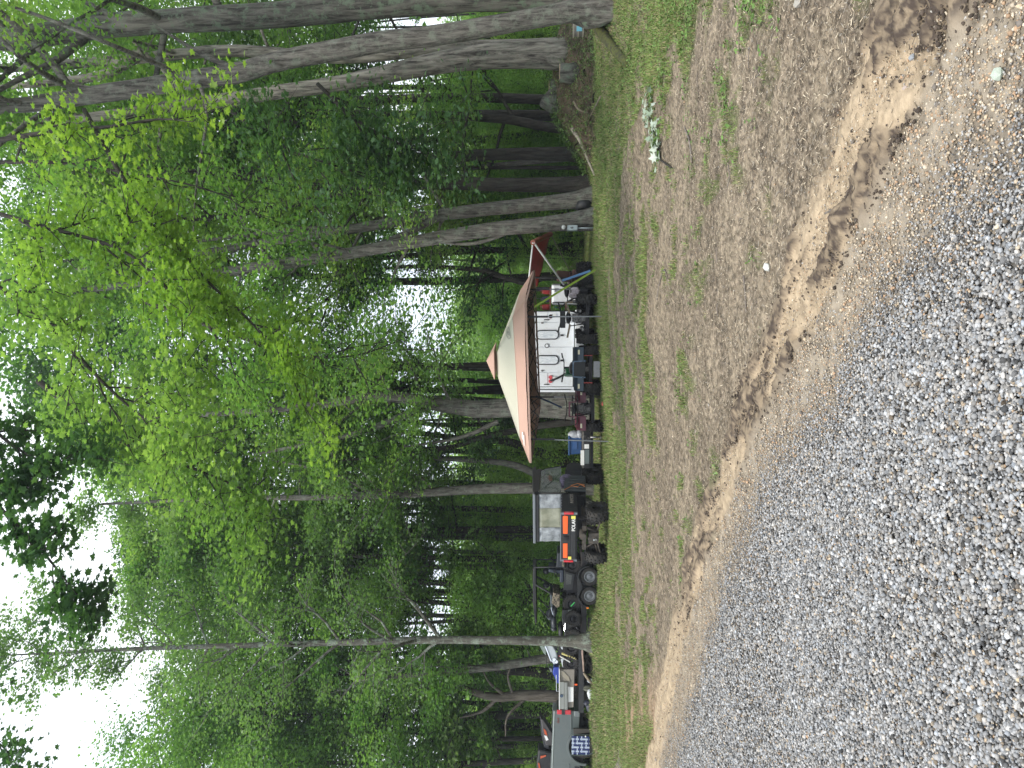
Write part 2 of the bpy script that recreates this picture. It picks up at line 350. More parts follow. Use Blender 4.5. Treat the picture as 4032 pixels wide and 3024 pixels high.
def rotmats(n, tilt=None):
    """random rotations; tilt given: spin about z then tip by a normal angle"""
    a = rng.random(n) * 2 * np.pi
    if tilt is None:
        q = rng.normal(size=(n, 4)); q /= np.linalg.norm(q, axis=1)[:, None]; w_, x, y, z = q.T
        return np.stack([1 - 2 * (y * y + z * z), 2 * (x * y - z * w_), 2 * (x * z + y * w_), 2 * (x * y + z * w_), 1 - 2 * (x * x + z * z), 2 * (y * z - x * w_), 2 * (x * z - y * w_), 2 * (y * z + x * w_), 1 - 2 * (x * x + y * y)], -1).reshape(n, 3, 3)
    b = rng.normal(size=n) * tilt; c = rng.random(n) * 2 * np.pi
    def Rz(t): o = np.zeros_like(t); l = o + 1; return np.stack([np.cos(t), -np.sin(t), o, np.sin(t), np.cos(t), o, o, o, l], -1).reshape(-1, 3, 3)
    def Rx(t): o = np.zeros_like(t); l = o + 1; return np.stack([l, o, o, o, np.cos(t), -np.sin(t), o, np.sin(t), np.cos(t)], -1).reshape(-1, 3, 3)
    return Rz(c) @ Rx(b) @ Rz(a)
def scatter(TV, TF, P, Sx, Rm, jit=0.0):
    n = len(P); k = len(TV); V = np.broadcast_to(TV, (n, k, 3)).copy()
    if jit: V *= 1 + (rng.random((n, k, 1)) - .5) * jit * 2; 
    V = V * (Sx[:, None, :] if Sx.ndim == 2 else Sx[:, None, None])
    V = np.einsum('nij,nkj->nki', Rm, V) + P[:, None, :]
    Fc = (TF[None] + (np.arange(n) * k)[:, None, None]).reshape(-1, TF.shape[1])
    return V.reshape(-1, 3), Fc
def wedge(n, y0, y1, pw=1.0, ex=0.35):
    """random points on the ground in front, more of them near"""
    u = rng.random(n); y = (y0 ** pw + u * (y1 ** pw - y0 ** pw)) ** (1 / pw); hw = 0.515 * y + ex
    return (rng.random(n) * 2 - 1) * hw, y
def gravel():
    Vs = []; Fs = []; Cs = []; off = 0
    for n, y0, y1, s0, s1, pw in ((170000, 2.25, 5.2, .0048, .0125, 1.7), (130000, 5.2, 9.5, .0065, .013, 1.3), (50000, 9.5, 14.5, .010, .016, 1.2)):
        x, y = wedge(n, y0, y1, pw); gv, pb, sd, gr, fo, mo = zones(x, y)
        k = rng.random(n) < gv; x = x[k]; y = y[k]; n = len(x); gv = gv[k]
        s = s0 + (s1 - s0) * rng.random(n) ** 2.2 * (0.5 + .5 * gv); s[rng.random(n) < .012] *= 1.5
        z = height(x, y) + (rng.random(n) ** 2) * 0.016 - .002 + (fbm(x * 2.2, y * 2.2, 3) - .5) * .05
        s = s * (.55 + .45 * gv); P = np.stack([x, y, z], -1); Sx = s[:, None] * (np.array([.75, .75, .5]) + rng.random((n, 3)) * .55)
        V, Fc = scatter(ICO_V, ICO_F, P, Sx, rotmats(n, .45), .22)
        g = np.clip(rng.normal(.275, .12, n), .05, .62); warm = rng.normal(0, .03, n); hue = np.stack([1.01 + warm, np.ones(n), .985 - warm * 1.3], -1)
        tan = rng.random(n) < .06; hue[tan] *= (1.15, .95, .72); c = np.clip(g[:, None] * hue, .03, .8)
        Vs.append(V); Fs.append(Fc + off); Cs.append(np.repeat(c, 12, 0)); off += len(V)
    me = np_mesh('gravel', np.concatenate(Vs), np.concatenate(Fs), vcolmat('crushed_stone', rough=.75, bump=.25, bscale=300), 3, {'col': np.concatenate(Cs)})
    tag(link_mesh('gravel', me), 'crushed grey stone spread over the drive in the foreground', 'gravel', kind='stuff')
    # small tan pebbles along the edge
    x, y = wedge(230000, 2.3, 12, 1.1); gv, pb, sd, gr, fo, mo = zones(x, y)
    pr = np.clip(pb * (1 - .75 * gv) + .22 * sd + .015 * (1 - gv), 0, 1); k = rng.random(len(x)) < pr; x = x[k]; y = y[k]; n = len(x)
    s = .003 + .0052 * rng.random(n) ** 1.6; s[rng.random(n) < .03] *= 2.0
    P = np.stack([x, y, height(x, y) + .004 + (fbm(x * 2.2, y * 2.2, 3) - .5) * .05 * (1 - sd[k])], -1)
    V, Fc = scatter(OCT_V, OCT_F, P, s[:, None] * (np.array([.8, .8, .55]) + rng.random((n, 3)) * .5), rotmats(n, .4), .15)
    pal = np.array([(.45, .36, .25), (.30, .24, .17), (.36, .34, .31), (.55, .47, .36), (.16, .14, .12), (.40, .27, .17)])
    c = pal[rng.integers(0, len(pal), n)] * (0.75 + .5 * rng.random((n, 1)))
    me = np_mesh('pebbles', V, Fc, vcolmat('tan_pebble'), 3, {'col': np.repeat(c, 6, 0)})
    tag(link_mesh('pebbles', me), 'small tan pebbles scattered along the edge of the gravel', 'pebbles', kind='stuff')
    # dark soil clods churned up in the sand
    x, y = wedge(190000, 2.6, 11, 1.2); gv, pb, sd, gr, fo, mo = zones(x, y)
    cl = sstep(fbm((e_sand(y) - x) * 5.5 + 40, y * 1.7 + 11, 5), .42, .53) * sd * (1 - sstep(-x, 1.9, 3.4)); k = rng.random(len(x)) < np.clip(cl * (.35 + .65 * (rng.random(len(x)) < .8)) + .02 * sd, 0, 1); x = x[k]; y = y[k]; n = len(x)
    s = .003 + .010 * rng.random(n) ** 3
    V, Fc = scatter(ICO_V, ICO_F, np.stack([x, y, height(x, y) + .006 + .012 * rng.random(n)], -1), s[:, None] * (np.array([.7, .7, .35]) + rng.random((n, 3)) * .6), rotmats(n, .4), .3)
    c = np.array([.07, .054, .042]) * (.6 + .9 * rng.random((n, 1)))
    me = np_mesh('soil_clods', V, Fc, vcolmat('dark_soil', rough=.95), 3, {'col': np.repeat(c, 12, 0)})
    tag(link_mesh('soil_clods', me), 'dark crumbled soil churned up in the pale sand', 'soil', kind='stuff')
    # litter: chips, dead blades and leaf bits on the bare dirt
    x, y = wedge(420000, 3.0, 19, 1.1); gv, pb, sd, gr, fo, mo = zones(x, y)
    k = rng.random(len(x)) < np.clip(1 - pb - .75 * sd - .5 * gr, 0, 1) * (.95); x = x[k]; y = y[k]; n = len(x)
    q = np.array([(-1, -.16, 0), (1, -.2, .05), (.9, .16, 0), (-.9, .2, .06)]); ql = .004 + .010 * rng.random(n) ** 2.5
    V, Fc = scatter(q, np.array([(0, 1, 2, 3)]), np.stack([x, y, height(x, y) + .008 + .01 * rng.random(n) + (fbm(x * 2.2, y * 2.2, 3) - .5) * .05], -1), ql[:, None] * (np.array([1, .6, 1]) + rng.random((n, 3)) * .8), rotmats(n, .28))
    pal = np.array([(.42, .34, .24), (.20, .15, .10), (.07, .055, .04), (.54, .46, .34), (.27, .24, .20), (.13, .10, .07)])
    c = pal[rng.integers(0, len(pal), n)] * (0.7 + .5 * rng.random((n, 1)))
    me = np_mesh('plant_litter', V, Fc, vcolmat('dry_litter'), 4, {'col': np.repeat(c, 4, 0)})
    tag(link_mesh('plant_litter', me), 'dry chips, dead grass and leaf bits on the bare dirt', 'leaf litter', kind='stuff')
gravel()
def grass():
    Vs = []; Cs = []
    for n, y0, y1, h0, h1, wd, pw in ((150000, 3.6, 12, .025, .07, .0035, 1.2), (260000, 9, 20, .03, .075, .008, 1.3), (170000, 17, 30, .05, .11, .014, 1.2), (50000, 30, 60, .08, .2, .035, 1.1)):
        x, y = wedge(n, y0, y1, pw, .8); gv, pb, sd, gr, fo, mo = zones(x, y)
        k = rng.random(len(x)) < np.maximum(gr ** 1.3, .9 * fo); x = x[k]; y = y[k]; n = len(x); gg = np.maximum(gr[k], fo[k] * .8)
        h = (h0 + (h1 - h0) * rng.random(n)) * (.5 + .6 * gg); a = rng.random(n) * 6.283; lean = rng.normal(0, .45, (n, 2)) * h[:, None]
        z = height(x, y) + (fbm(x * 2.2, y * 2.2, 3) - .5) * .05 * (y < 32) - .005
        dx = np.cos(a) * wd; dy = np.sin(a) * wd
        V = np.stack([np.stack([x - dx, y - dy, z], -1), np.stack([x + dx, y + dy, z], -1), np.stack([x + lean[:, 0], y + lean[:, 1], z + h], -1)], 1)
        t = rng.random((n, 1)); pt = fbm(x * 1.5, y * 1.5, 3)[:, None]
        c = np.array([.10, .155, .038]) * (1 - t) + np.array([.21, .29, .075]) * t; c = c * (.7 + .7 * pt)
        dry = rng.random(n) < .27; c[dry] = np.array([.34, .28, .15]) * (.6 + .6 * rng.random((dry.sum(), 1)))
        Vs.append(V.reshape(-1, 3)); Cs.append(np.repeat(c, 3, 0))
    V = np.concatenate(Vs); me = np_mesh('grass', V, np.arange(len(V)).reshape(-1, 3), vcolmat('grass_blade', rough=.6), 3, {'col': np.concatenate(Cs)})
    tag(link_mesh('grass', me), 'patchy short green grass growing over the brown dirt', 'grass', kind='stuff')
    # broad-leaved weeds in the grass and on the mound
    x, y = wedge(34000, 5, 27, 1.0, 1.0); gv, pb, sd, gr, fo, mo = zones(x, y)
    right = sstep(x - .2 * y, 0, 2); k = rng.random(len(x)) < gr * (.12 + .5 * right) + .95 * mo; x = x[k]; y = y[k]; n0 = len(x)
    m = 7; x = np.repeat(x, m); y = np.repeat(y, m); n = len(x); up = rng.random(n)
    x2 = x + rng.normal(0, .035, n); y2 = y + rng.normal(0, .035, n)
    mm = np.repeat(mo[k], m); z = height(x2, y2) + .015 + up * (.05 + .16 * mm)
    q = np.array([(0, 0, 0), (.5, .28, .12), (1, 0, 0), (.5, -.28, .12)])
    V, Fc = scatter(q, np.array([(0, 1, 2, 3)]), np.stack([x2, y2, z], -1), (.02 + .035 * rng.random(n) + .02 * mm), rotmats(n, .5))
    t = rng.random((n, 1)); c = np.array([.07, .15, .03]) * (1 - t) + np.array([.17, .27, .07]) * t
    me = np_mesh('weeds', V, Fc, vcolmat('weed_leaf', rough=.5), 4, {'col': np.repeat(c, 4, 0)})
    tag(link_mesh('weeds', me), 'low broad-leaved weeds among the grass and over the earth mound', 'weeds', kind='stuff')
grass()

# ================================================================ TREES
QUAD_V = np.array([(0, 0, 0), (.5, .42, .1), (1, .05, -.06), (.5, -.42, .1)]); QUAD_F = np.array([(0, 1, 2), (0, 2, 3)])
_mp = [(0, 0), (.22, -.10), (.30, -.42), (.46, -.30), (.72, -.52), (.66, -.20), (1.0, 0), (.66, .20), (.72, .52), (.46, .30), (.30, .42), (.22, .10)]
MAP_V = np.array([(.45, 0, .05)] + [(a, b, -.10 * abs(b) * 2) for a, b in _mp]); MAP_F = np.array([(0, i + 1, (i + 1) % 12 + 1) for i in range(12)])
def leaf_mesh(name, P, size, m, tilt=.6, maple=False, tint=None, sj=.35):
    n = len(P); s = size * (1 + (rng.random(n) - .5) * 2 * sj)
    TV, TF = (MAP_V, MAP_F) if maple else (QUAD_V, QUAD_F)
    V, Fc = scatter(TV, TF, P, s, rotmats(n, tilt)); tn = np.clip((rng.random(n) if tint is None else tint + rng.normal(0, .22, n)), 0, 1)
    return np_mesh(name, V, Fc, m, 3, {'tint': np.repeat(tn, len(TV))})
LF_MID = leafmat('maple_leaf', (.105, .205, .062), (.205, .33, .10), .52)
LF_SAP = leafmat('lightened_sapling_leaf', (.18, .31, .085), (.31, .45, .15), .55)  # daylight from gaps put into the leaf colour, paler than the other trees
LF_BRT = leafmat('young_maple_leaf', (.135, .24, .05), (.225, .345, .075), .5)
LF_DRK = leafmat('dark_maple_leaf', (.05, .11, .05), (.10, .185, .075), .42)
LF_PAL = leafmat('pale_leaf', (.14, .235, .09), (.235, .335, .135), .5)
BK_GREY = barkmat('grey_bark', (.04, .037, .032), (.17, .16, .14), (.20, .23, .18), .5, 16)
BK_DARK = barkmat('dark_bark', (.018, .016, .014), (.065, .058, .05), (.055, .065, .045), .35, 16)
BK_BIG = barkmat('mossy_bark', (.03, .028, .024), (.14, .135, .115), (.12, .165, .11), .8, 10)
BK_LICH = barkmat('lichen_bark', (.06, .055, .048), (.15, .145, .12), (.26, .31, .25), .85, 14)
BK_RIDG = barkmat('ridged_bark', (.035, .03, .026), (.27, .25, .21), (.19, .21, .16), .35, 8)
def smooth_path(ctrl, n):
    """Catmull-Rom through control points (Vector, radius)"""
    P = [Vector(c[0]) for c in ctrl]; R = [c[1] for c in ctrl]; out_p = []; out_r = []
    P = [P[0] * 2 - P[1]] + P + [P[-1] * 2 - P[-2]]; m = len(ctrl) - 1
    for i in range(n):
        t = i / (n - 1) * m; k = min(int(t), m - 1); u = t - k; a, b, c, d = P[k:k + 4]
        out_p.append(0.5 * ((2 * b) + (c - a) * u + (2 * a - 5 * b + 4 * c - d) * u * u + (3 * b - a - 3 * c + d) * u ** 3))
        out_r.append(R[k] * (1 - u) + R[k + 1] * u)
    return out_p, out_r
def grow(mb, p, d, L, r, depth, tips, droop=0.0, seg=6, wob=.12):
    pts = [Vector(p)]; rs = [r]; dd = Vector(d).normalized()
    for i in range(seg):
        dd = (dd + Vector((random.gauss(0, wob), random.gauss(0, wob), random.gauss(0, wob) + droop))).normalized()
        pts.append(pts[-1] + dd * (L / seg)); rs.append(r * (1 - .8 * (i + 1) / seg) + .003)
    mb.tube(pts, rs, 6 if r > .03 else 4, caps=False)
    if depth <= 0:
        tips.append(pts); return
    nb = 4 if depth > 1 else 4
    for i in range(nb):
        k = random.randint(2, seg); q = pts[k]; ax = dd.orthogonal(); ax.rotate(Matrix.Rotation(random.uniform(0, 6.283), 3, dd))
        nd = (dd * .75 + ax * random.uniform(.5, .95)).normalized(); nd.z = nd.z * .7
        grow(mb, q, nd, L * random.uniform(.4, .62), rs[k] * .65, depth - 1, tips, droop, max(4, seg - 1), wob)
    tips.append(pts[seg // 2:])
def tip_points(tips, n, spread=.35, flat=.45):
    P = np.empty((n, 3)); tn = np.empty(n); T = [np.array([tuple(v) for v in t]) for t in tips]
    base = rng.random(len(T)); idx = rng.integers(0, len(T), n)
    for j in range(n):
        t = T[idx[j]]; u = rng.random() * (len(t) - 1); k = min(int(u), len(t) - 2); P[j] = t[k] + (t[k + 1] - t[k]) * (u - k); tn[j] = base[idx[j]]
    P += rng.normal(size=(n, 3)) * np.array([spread, spread, spread * flat]); return P, tn
def tree(name, label, ctrl, bark, leafm=None, limbs=0, h0=.4, L=(1.5, 3.5), nleaf=8000, lsize=.12, spread=.35, depth=1, flare=1.0, up=.5, extra=(), sides=14, cat='tree', group=None, extra_tips=(), tilt=.6, bare=False, moss=None):
    """ctrl: (x, y, z, radius) from the root up, world coordinates"""
    base = Vector(ctrl[0][:3]); c2 = [(Vector(c[:3]) - base, c[3]) for c in ctrl]
    root = empty(name, base, 0, label, cat, group)
    n = 26; pts, rs = smooth_path(c2, n); Ht = pts[-1].z
    rs = [r * (1 + (flare - 1) * math.exp(-max(p.z, 0) / .45)) for p, r in zip(pts, rs)]
    pts.insert(0, pts[0] - Vector((0, 0, .35))); rs.insert(0, rs[0] * 1.12)
    mb = MB(); mb.tube(pts, rs, sides, jit=.045)
    for e in extra:           # forks: list of (dx,dy,dz,r) relative to world, first point on the trunk
        ep, er = smooth_path([(Vector(q[:3]) - base, q[3]) for q in e], 14); mb.tube(ep, er, 8, caps=False, jit=.04)
    tips = []
    for i in range(limbs):
        t = h0 + (1 - h0) * (i + random.random() * .8) / limbs; k = min(int(t * n), n - 1); p = pts[k + 1]; r = rs[k + 1]
        a = i * 2.4 + random.uniform(-.4, .4); l = random.uniform(*L) * (1.15 - .55 * (t - h0) / (1 - h0))
        grow(mb, p, (math.cos(a), math.sin(a), up * random.uniform(.6, 1.5)), l, max(.012, min(r * .5, .016 * l + .01)), depth, tips)
    me = mb.mesh('trunk', bark, True); link_mesh('trunk', me, root)
    for e in extra_tips: tips.append([Vector(q) - base for q in e])
    if leafm and nleaf and tips:
        P, tn = tip_points(tips, nleaf, spread); link_mesh('crown', leaf_mesh('crown', P, lsize, leafm, tilt, tint=tn), root)
    return root
def TP(X, Y, d, r_px): v = W(X, Y, d); return (v.x, v.y, v.z, r_px * d / F / 2 * (.92 if d > 21 else 1))
def foot(X, Y, d, r_px):
    v = W(X, Y, d); return (v.x, v.y, hz(v.x, v.y), r_px * d / F / 2 * .92)
# ---------------------------------------------------------------- near trees, right side (photo top)
def T(pts, d, foot_first=True):
    o = []
    for i, p in enumerate(pts):
        X, Y, wpx = p[:3]; dd = p[3] if len(p) > 3 else d
        o.append(foot(X, Y, dd, wpx) if i == 0 and foot_first else TP(X, Y, dd, wpx))
    return o
def V3(pts, d): return [tuple(W(X, Y, p[0] if p else d)) for X, Y, *p in pts]
def spray(pts, d, n=1):
    return [V3(pts, d)]
ROOT = Vector(foot(2410, -2, 15, 10)[:3])
tree('maple_tree', 'huge mossy-barked maple trunk at the far right edge with flaring roots',
     T([(2410, -2, 150), (2200, -16, 122), (2000, -20, 118), (1700, -4, 116), (1400, 24, 110), (1112, 56, 100), (800, 76, 96), (476, 96, 92), (0, 158, 88), (-700, 230, 66)], 15), BK_BIG, LF_MID,
     limbs=9, h0=.62, L=(2.5, 4.5), nleaf=16000, lsize=.085, spread=.3, flare=1.45, sides=22,
     extra=([TP(330, 150, 15, 40), TP(210, 245, 14.6, 30), TP(60, 320, 14.2, 22), TP(-80, 400, 14, 12)],
            [TP(600, 120, 15, 34), TP(420, 50, 14.8, 24), TP(250, -40, 14.8, 18)], *[[(ROOT.x + .25 * math.cos(a), ROOT.y + .25 * math.sin(a), ROOT.z + .55, .26), (ROOT.x + .75 * math.cos(a), ROOT.y + .75 * math.sin(a), ROOT.z + .16, .17), (ROOT.x + l * math.cos(a + .15), ROOT.y + l * math.sin(a + .15), hz(ROOT.x + l * math.cos(a), ROOT.y + l * math.sin(a)) - .06, .06)] for a, l in ((-2.5, .95), (-1.9, 1.5), (-1.5, 1.9), (-.9, 1.4))]))
tree('maple_tree', 'smooth grey maple leaning in front of the huge mossy trunk, crown of bright leaves overhead',
     T([(2390, 32, 92), (2250, 44, 78), (2016, 88, 74), (1747, 135, 78), (1500, 165, 78), (1360, 192, 82), (1112, 236, 74), (950, 284, 80), (800, 308, 76), (476, 357, 70), (200, 400, 66), (0, 420, 56), (-600, 450, 34)], 14.4), BK_GREY, LF_MID,
     limbs=5, h0=.78, L=(2.5, 4), nleaf=9000, lsize=.09, flare=1.3, sides=18,
     extra=([TP(780, 312, 14.4, 30), TP(640, 260, 14.1, 22), TP(400, 160, 12.8, 17), (TP(190, 75, 12.6, 16)), TP(60, 30, 12.4, 12)],
            [TP(950, 284, 14.4, 34), TP(800, 215, 14.3, 20), TP(690, 150, 14.2, 12), TP(600, 90, 14.1, 5)],
            [TP(420, 368, 14.4, 40), TP(250, 330, 14.1, 30), TP(100, 240, 12.6, 22), TP(0, 150, 12.4, 18)],
            [TP(300, 388, 14.4, 30), TP(180, 440, 14.1, 22), TP(60, 520, 12.6, 18), TP(-60, 620, 12.2, 14)],
            [TP(780, 318, 14.4, 18), TP(815, 430, 13.8, 13), TP(795, 600, 12.6, 10), TP(770, 760, 12.4, 8), TP(760, 940, 12.2, 4)]))
tree('maple_tree', 'pale ridged-bark trunk leaning left beside the smooth grey maple',
     T([(2240, 213, 122), (2150, 212, 120), (2016, 213, 116), (1747, 243, 92), (1360, 325, 66), (1112, 360, 62), (900, 393, 60), (700, 415, 50), (300, 470, 40), (0, 500, 34), (-500, 540, 26)], 21.2), BK_RIDG, LF_MID,
     limbs=7, h0=.65, L=(2, 4), nleaf=11000, lsize=.11, flare=1.08, sides=18)
tree('maple_tree', 'dark ridged trunk close behind the pale ridged one, forking high up',
     T([(2240, 192, 80), (2016, 186, 64), (1747, 190, 56), (1360, 228, 48), (900, 200, 52), (500, 235, 46), (0, 270, 38), (-400, 290, 30)], 22), BK_RIDG, LF_MID,
     limbs=9, h0=.5, L=(2, 4.5), nleaf=12000, lsize=.1, flare=1.2,
     extra=([TP(560, 205, 21, 50), TP(420, 290, 20.9, 40), TP(250, 320, 20.7, 32), TP(0, 345, 20.5, 22)],))
# ---------------------------------------------------------------- the leafy boughs that hang in front
def bough(name, label, path, d0, d1, wpx, leafm, n, size, spread, subs=9, tilt=.5, sub_len=.9, maple=True, group=None, flat=.45):
    """a long bough reaching down into view: wood as the thing's stem, leaves as its foliage"""
    P = [W(X, Y, d0 + (d1 - d0) * i / (len(path) - 1)) for i, (X, Y) in enumerate(path)]
    base = P[0]; root = empty(name, base, 0, label, 'bough', group)
    pts, rs = smooth_path([(p - base, wpx * d0 / F / 2 * (1 - .85 * i / (len(P) - 1))) for i, p in enumerate(P)], 20)
    mb = MB(); mb.tube(pts, rs, 6, caps=False); tips = []
    for i in range(subs):
        k = int(2 + (len(pts) - 3) * i / max(1, subs - 1)); p = pts[min(k, 19)]; t = (pts[min(k + 1, 19)] - pts[max(k - 2, 0)]).normalized()
        a = Vector((random.uniform(-1, 1), random.uniform(-1, 1), random.uniform(-.35, .35)))
        grow(mb, p, t * .8 + a, sub_len * random.uniform(.6, 1.3), rs[min(k, 19)] * .55 + .002, 1, tips, -.03, 5)
    link_mesh('stem', mb.mesh('stem', BK_DARK, True), root)
    Q, tn = tip_points(tips, n, spread, flat); link_mesh('foliage', leaf_mesh('foliage', Q, size, leafm, tilt, maple, tn), root)
    return root
bough('maple_bough', 'bright yellow-green maple bough hanging beside the smooth grey trunk', [(-60, 560), (200, 520), (420, 500), (620, 470), (760, 480)], 11, 10.2, 22, LF_BRT, 900, .10, .17, subs=9, sub_len=.7)
bough('maple_bough', 'bright green maple bough sloping down to the left across the middle of the canopy', [(330, 430), (520, 760), (640, 900), (800, 1090), (980, 1260), (1120, 1420), (1190, 1590)], 11, 10.2, 20, LF_BRT, 2500, .095, .18, subs=16, sub_len=.65)
bough('maple_bough', 'lime-green maple bough in front of the long leaning trunk near the top', [(-80, 820), (200, 900), (420, 960), (560, 1040), (700, 1200), (720, 1330)], 10.5, 10, 22, LF_BRT, 1900, .095, .21, subs=14, sub_len=.75)
bough('maple_bough', 'fresh green maple bough fanning over the top centre', [(-120, 1050), (60, 1180), (240, 1330), (400, 1500), (560, 1640), (700, 1700)], 11, 10.4, 24, LF_MID, 3000, .095, .27, subs=16, sub_len=1.0)
bough('maple_bough', 'mid-green maple bough with a few yellowing leaves below the sky gap', [(150, 1500), (330, 1640), (520, 1760), (720, 1830), (900, 1900), (1000, 1960)], 13, 12.5, 24, LF_MID, 4200, .10, .31, subs=18, sub_len=1.1)
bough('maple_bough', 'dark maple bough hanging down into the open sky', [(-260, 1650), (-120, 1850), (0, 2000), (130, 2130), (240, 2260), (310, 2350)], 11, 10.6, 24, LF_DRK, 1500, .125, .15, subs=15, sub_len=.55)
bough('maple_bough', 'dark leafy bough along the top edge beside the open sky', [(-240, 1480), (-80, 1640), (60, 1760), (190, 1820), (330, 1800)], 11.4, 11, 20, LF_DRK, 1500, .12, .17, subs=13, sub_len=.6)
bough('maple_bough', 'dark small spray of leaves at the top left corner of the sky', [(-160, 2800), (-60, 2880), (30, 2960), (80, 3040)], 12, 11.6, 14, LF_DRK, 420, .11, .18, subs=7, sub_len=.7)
bough('maple_bough', 'thin bare-stemmed bough drooping beside the grey trunk with small leaves', [(-60, 640), (220, 640), (500, 680), (760, 730), (960, 800)], 12, 11.6, 18, LF_MID, 380, .11, .2, subs=12, sub_len=.9)
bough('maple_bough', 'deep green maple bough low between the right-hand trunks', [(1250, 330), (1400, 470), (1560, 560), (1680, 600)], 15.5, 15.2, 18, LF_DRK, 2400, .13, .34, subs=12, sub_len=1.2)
bough('maple_bough', 'broad dark green maple bough right of centre above the forked trunks', [(900, 430), (1080, 560), (1280, 640), (1500, 700)], 16, 15.5, 20, LF_DRK, 2800, .13, .38, subs=14, sub_len=1.4)
bough('maple_bough', 'airy maple bough crossing the sky just right of the tent peak line', [(560, 1180), (760, 1260), (960, 1330), (1180, 1400), (1400, 1400), (1600, 1330)], 17, 16.5, 24, LF_MID, 4200, .12, .42, subs=16, sub_len=1.5, maple=False)
# ---------------------------------------------------------------- trees of the clearing's edge
R_ = dict(limbs=14, h0=.35, L=(1.6, 3.4), nleaf=9500, lsize=.11)
tree('maple_tree', 'dark trunk rising straight behind the earth mound, right one of two', T([(2235, 402, 44), (1900, 385, 40), (1400, 395, 34), (900, 430, 28), (300, 450, 20), (0, 455, 14)], 26), BK_DARK, LF_MID, **R_)
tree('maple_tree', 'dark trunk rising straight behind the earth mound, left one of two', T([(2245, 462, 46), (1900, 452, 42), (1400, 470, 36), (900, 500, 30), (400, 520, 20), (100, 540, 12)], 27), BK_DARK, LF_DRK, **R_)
tree('maple_tree', 'slanting dark trunk left of the mound leaning towards it', T([(2265, 520, 44), (2140, 498, 40), (1990, 470, 38), (1700, 452, 32), (1200, 440, 24), (800, 410, 14)], 25), BK_DARK, LF_MID, **R_)
tree('maple_tree', 'straight dark trunk behind the small machine with the round headlamp', T([(2305, 612, 66), (2200, 606, 56), (1900, 610, 50), (1500, 640, 44), (1000, 670, 34), (500, 690, 24), (100, 700, 12)], 24.5), BK_DARK, LF_MID, flare=1.25, **R_)
tree('maple_tree', 'thin dark pole-like trunk left of the round headlamp', T([(2310, 661, 18), (2000, 660, 15), (1600, 668, 13), (1200, 680, 9), (800, 690, 5)], 25.5), BK_DARK, LF_MID, limbs=8, h0=.3, L=(.9, 1.8), nleaf=3500, lsize=.12)
tree('maple_tree', 'stout dark trunk that forks high up, first of three growing from the grass edge', T([(2340, 728, 80), (2250, 728, 64), (2000, 728, 58), (1700, 722, 52), (1450, 745, 46), (1200, 790, 36), (900, 850, 26), (400, 880, 14)], 22.8), BK_DARK, LF_MID, flare=1.3, extra=([TP(1450, 745, 22.8, 38), TP(1200, 730, 22.8, 32), TP(900, 690, 22.6, 24), TP(400, 640, 22.4, 14)],), **R_)
tree('maple_tree', 'grey-brown trunk leaning left out of the shared root with the stout dark one', T([(2340, 776, 86), (2240, 790, 66), (2000, 815, 58), (1700, 850, 50), (1400, 900, 42), (1000, 960, 32), (700, 1010, 22), (300, 1060, 10)], 22.3), BK_GREY, LF_MID, flare=1.2,
     extra=([TP(1750, 845, 22.3, 34), TP(1500, 960, 22.1, 26), TP(1200, 1040, 22, 18), TP(800, 1100, 22, 8)], [TP(1400, 900, 22.3, 26), TP(1150, 905, 22.4, 22), TP(700, 960, 22.5, 12)]), **R_)
tree('maple_tree', 'long pale grey trunk leaning left, beside the numbered power post', T([(2340, 862, 88), (2280, 866, 72), (2100, 888, 66), (1900, 908, 60), (1600, 958, 54), (1300, 1010, 48), (1000, 1052, 42), (600, 1108, 34), (200, 1158, 24), (-150, 1200, 14)], 21.6), BK_GREY, LF_MID, flare=1.2, limbs=16, h0=.42, L=(1.8, 3.4), nleaf=9000, lsize=.125,
     extra=([TP(2050, 895, 21.6, 20), TP(1850, 960, 21.8, 15), TP(1600, 930, 22, 10)],))
tree('maple_tree', 'bent dark trunk right of the red awning', T([(2318, 958, 40), (2200, 975, 34), (2100, 990, 32), (1950, 985, 28), (1700, 1000, 24), (1300, 1030, 16), (1000, 1040, 8)], 29), BK_DARK, LF_MID, **R_)
tree('maple_tree', 'curved slim dark trunk rising above the red awning', T([(2300, 1075, 26), (2150, 1092, 24), (2080, 1115, 26), (1980, 1090, 24), (1880, 1062, 22), (1600, 1050, 16), (1300, 1090, 8)], 28), BK_DARK, LF_DRK, limbs=10, h0=.4, L=(1.2, 2.4), nleaf=5000, lsize=.12)
tree('maple_tree', 'dark upright trunk directly above the peak of the canopy tent', T([(2300, 1432, 36), (2000, 1435, 28), (1900, 1437, 26), (1700, 1440, 22), (1500, 1430, 18), (1300, 1480, 10)], 28), BK_DARK, LF_MID, limbs=9, h0=.62, L=(1.4, 2.6), nleaf=3800, lsize=.12, extra=([TP(1620, 1438, 28, 14), TP(1520, 1480, 28, 11), TP(1380, 1560, 28, 6)],))
for (Y, dY, d, lb) in ((1500, 5, 33, 'slim trunk just left of the tent peak, right one of a pair'), (1530, -6, 34, 'slim trunk just left of the tent peak, left one of a pair'), (1572, 8, 32, 'slim curved trunk between the tent peak and the big forked trunk')):
    tree('maple_tree', lb, T([(2290, Y, 26), (2000, Y + dY, 22), (1750, Y - dY, 19), (1500, Y + dY * 2, 15), (1100, Y + 20, 8)], d), BK_DARK, LF_MID, limbs=9, h0=.55, L=(1.2, 2.4), nleaf=5000, lsize=.13)
